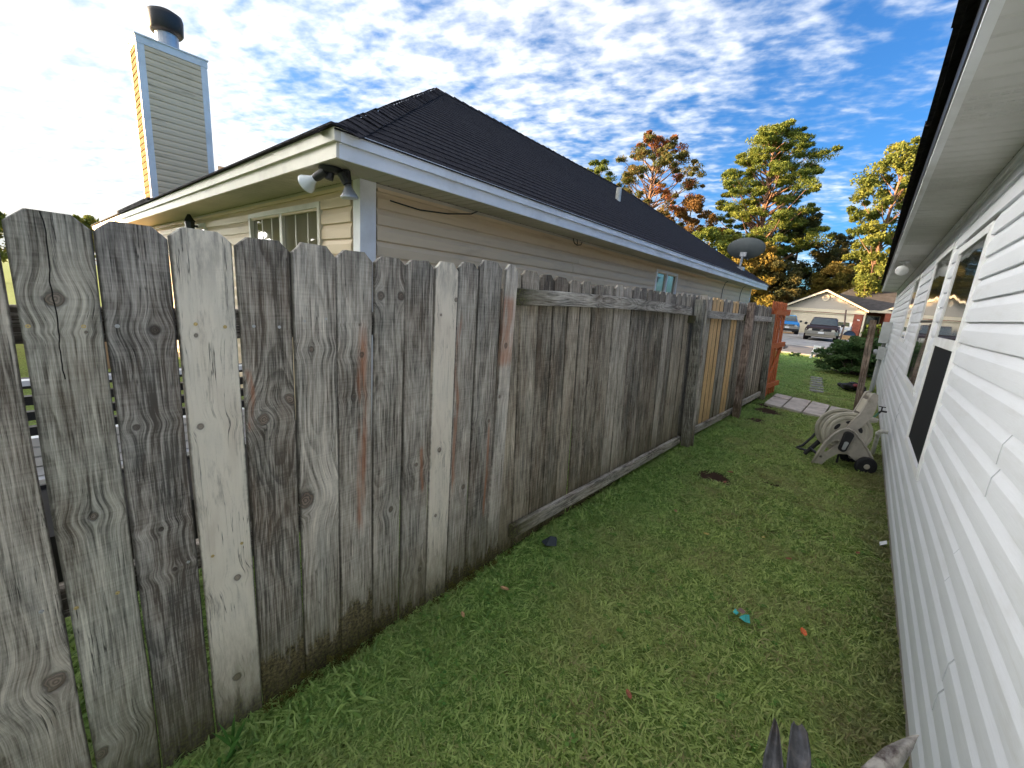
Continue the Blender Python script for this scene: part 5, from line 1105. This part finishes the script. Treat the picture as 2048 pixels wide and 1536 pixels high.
def grass_mat():
    m = bpy.data.materials.new('grass_blades'); m.use_nodes = True; t = NT(m.node_tree); b = m.node_tree.nodes['Principled BSDF']
    p = t.node('ShaderNodeNewGeometry').outputs['Position']; r = t.attr('leafcol', 'GEOMETRY')[2]
    c = t.mix(r, (.27,.42,.08), (.62,.72,.25))
    c = t.mix(t.ss(r, .55, .15), c, (.17,.27,.05)); f = t.noise(p, 1.5, 4, .6); c = t.mix(t.m('MULTIPLY', t.ss(f, .42, .70), .6), c, (.50,.50,.20))
    x_, y_, z__ = t.sep(p)
    dry = t.m('MULTIPLY', t.ss(r, .80, .93), t.ss(t.noise(p, 3.0, 4, .6), .38, .62)); c = t.mix(t.m('MULTIPLY', dry, .9), c, (.34,.27,.13))
    rich = t.ss(t.m('ADD', x_, t.m('MULTIPLY', t.m('SUBTRACT', f, .5), .8)), -.55, -1.25); c = t.mix(t.m('MULTIPLY', rich, .5), c, t.mix(r, (.14,.32,.07), (.34,.56,.15)))
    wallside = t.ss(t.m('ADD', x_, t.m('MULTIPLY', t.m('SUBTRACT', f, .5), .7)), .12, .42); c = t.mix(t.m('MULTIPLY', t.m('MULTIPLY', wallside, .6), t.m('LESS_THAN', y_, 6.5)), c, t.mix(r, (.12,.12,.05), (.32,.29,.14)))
    t.put(b.inputs['Base Color'], c); b.inputs['Roughness'].default_value = .5; b.inputs['Specular IOR Level'].default_value = .5
    tr = t.node('ShaderNodeBsdfTranslucent'); t.put(tr.inputs[0], c); mx = t.node('ShaderNodeMixShader'); mx.inputs[0].default_value = .5
    t.l.new(b.outputs[0], mx.inputs[1]); t.l.new(tr.outputs[0], mx.inputs[2]); t.l.new(mx.outputs[0], m.node_tree.nodes['Material Output'].inputs[0]); return m
GRASSM = grass_mat()
def scatter(name, pts, rots, scls, meshes, label):
    tc = bpy.data.collections.new(name+'_tufts')
    for me in meshes: tc.objects.link(bpy.data.objects.new(me.name, me))
    me = bpy.data.meshes.new(name); me.vertices.add(len(pts)); me.vertices.foreach_set('co', np.asarray(pts, np.float32).ravel())
    for nm, arr in (('rot', rots), ('scl', scls)): at = me.attributes.new(nm, 'FLOAT', 'POINT'); at.data.foreach_set('value', np.asarray(arr, np.float32))
    o = link(name, me); o['kind'] = 'stuff'; o['label'] = label
    ng = bpy.data.node_groups.new(name, 'GeometryNodeTree'); ng.interface.new_socket('Geometry', in_out='INPUT', socket_type='NodeSocketGeometry'); ng.interface.new_socket('Geometry', in_out='OUTPUT', socket_type='NodeSocketGeometry')
    N = ng.nodes; gi = N.new('NodeGroupInput'); go = N.new('NodeGroupOutput'); m2p = N.new('GeometryNodeMeshToPoints'); ip = N.new('GeometryNodeInstanceOnPoints'); ci = N.new('GeometryNodeCollectionInfo')
    ci.inputs['Collection'].default_value = tc; ci.inputs['Separate Children'].default_value = True; ci.inputs['Reset Children'].default_value = True; ip.inputs['Pick Instance'].default_value = True
    def na(nm): a = N.new('GeometryNodeInputNamedAttribute'); a.data_type = 'FLOAT'; a.inputs['Name'].default_value = nm; return a.outputs[0]
    cx_ = N.new('ShaderNodeCombineXYZ'); ng.links.new(na('rot'), cx_.inputs[2]); ng.links.new(cx_.outputs[0], ip.inputs['Rotation'])
    cs = N.new('ShaderNodeCombineXYZ'); sc_ = na('scl'); [ng.links.new(sc_, cs.inputs[i]) for i in range(3)]; ng.links.new(cs.outputs[0], ip.inputs['Scale'])
    ng.links.new(gi.outputs[0], m2p.inputs[0]); ng.links.new(m2p.outputs[0], ip.inputs['Points']); ng.links.new(ci.outputs[0], ip.inputs['Instance']); ng.links.new(ip.outputs[0], go.inputs[0])
    md = o.modifiers.new('scatter', 'NODES'); md.node_group = ng; return o
tufts = [blade_tuft('grass_tuft', 100+i, 36, .055, .016, .040, .0054, flop=1.7) for i in range(6)]
dirt = ((-.83,4.12,.17), (-1.02,7.75,.26), (-1.12,8.2,.22), (-.42,4.35,.08), (-1.02,6.9,.12))
P_ = []; Sc = []
def zone(x0, x1, y0, y1, dens, smin, smax):
    n = int((x1-x0)*(y1-y0)*dens); xs = rng.uniform(x0,x1,n); ys_ = rng.uniform(y0,y1,n); ss_ = rng.uniform(smin,smax,n)
    keep = np.ones(n, bool)
    for cx, cy, r in dirt: keep &= (np.hypot(xs-cx, ys_-cy) > r*(.75+.5*rng.random(n)))
    keep &= ~((xs > -1.14) & (xs < .31) & (ys_ > 8.05-.12*xs) & (ys_ < 9.42-.2*(xs+1.1)))
    keep &= ~((np.abs(xs+.60+(ys_-10.95)*.078) < .13) & (ys_ > 10.8) & (ys_ < 13.6) & (((ys_-10.82) % .41) < .27))
    keep &= ~((xs > WX-.005) & (ys_ < YE)) 
    for x, y, s_ in zip(xs[keep], ys_[keep], ss_[keep]): P_.append((x,y,0)); Sc.append(s_)
zone(-1.43,.41,-.2,3.2, 620, .8,1.35); zone(-1.43,.41,3.2,6.5, 380, .9,1.5); zone(-1.43,.41,6.5,10.4, 200, 1.0,1.7)
zone(-5,2.2,10.4,15.5, 62, 1.3,2.2); zone(-7,3,15.5,20.9, 36, 1.6,2.6)
zone(-3.0,-1.43,-1.0,4.5, 150, 1.2,2.0)
zone(-1.42,-1.22,-.2,8.5, 260, 1.2,1.9)      # longer grass along the fence foot
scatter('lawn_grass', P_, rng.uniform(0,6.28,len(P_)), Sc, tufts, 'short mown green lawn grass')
def weed(name, seed):
    g = np.random.default_rng(seed); vs = []; fs = []
    for i in range(9):
        az = g.uniform(0,6.28); r = g.uniform(.008,.035); h = g.uniform(.015,.05); c = np.array([math.cos(az)*r, math.sin(az)*r, h]); s_ = g.uniform(.007,.012); o = len(vs)
        t1 = np.array([math.cos(az), math.sin(az), g.uniform(-.3,.4)]); t2 = np.array([-math.sin(az), math.cos(az), g.uniform(-.3,.3)])
        for k in range(6): a = k*math.pi/3; vs.append(c+t1*s_*1.25*math.cos(a)+t2*s_*math.sin(a))
        fs.append(tuple(range(o,o+6))); o = len(vs); b_ = np.array([0,0,0.]); vs += [b_-t2*.001, b_+t2*.001, c+t2*.001, c-t2*.001]; fs.append((o,o+1,o+2,o+3))
    me = bpy.data.meshes.new(name); me.from_pydata([tuple(v) for v in vs], [], fs); me.materials.append(F_WEED); at = me.attributes.new('leafcol','FLOAT','FACE'); at.data.foreach_set('value', g.random(len(fs)).astype(np.float32)); me.update(); return me
wp_ = []; ws = []
for i in range(420):
    y = rng.uniform(0,8.6); x = -1.37 + abs(rng.normal(0,.16)); wp_.append((x,y,0)); ws.append(rng.uniform(.4,.8))
for i in range(260): wp_.append((rng.uniform(-1.3,.35), rng.uniform(.6,6), 0)); ws.append(rng.uniform(.35,.7))
scatter('clover_weeds', wp_, rng.uniform(0,6.28,len(wp_)), ws, [weed('weed_sprig', 5+i) for i in range(5)], 'round leaved green weeds along the foot of the fence')
# moss and soil crust at the rotten board feet
mo = []; mr = []
g = random.Random(12)
for i in range(90):
    y = g.choice([g.uniform(.40,.60), g.uniform(.62,.90), g.uniform(1.25,1.75), g.uniform(.3,1.8)]); mo.append((XP0+.012+g.uniform(0,.02), y, g.uniform(0,.07)*g.random()+.01)); mr.append(g.uniform(.012,.026))
o = link('moss', leaf_cloud('moss', mo, mr, 60, .008, foliage('moss_leaves', (.05,.045,.014), (.11,.10,.02), (.14,.13,.03), scale=12), seed=3)); o['kind'] = 'stuff'; o['label'] = 'olive moss crust on the rotten feet of the fence boards'
# tall weed sprigs by the pale picket
tw = MB()
for k in range(7):
    a = k*.9; b0 = Vector((-1.30,.24+.012*k,0)); tip = b0+Vector((.05*math.cos(a), .07*math.sin(a), .10+.01*k)); s_ = Vector((.005,.004,0)); m1 = b0.lerp(tip,.6)+Vector((0,0,.02)); tw.add([b0-s_*.5, b0+s_*.5, m1+s_, tip, m1-s_], [(0,1,2,3,4)])
lone('weed_clump', tw, F_WEED, 'clump of taller bright green weeds at the foot of the pale picket', 'weeds', org=(-1.30,.27,0))
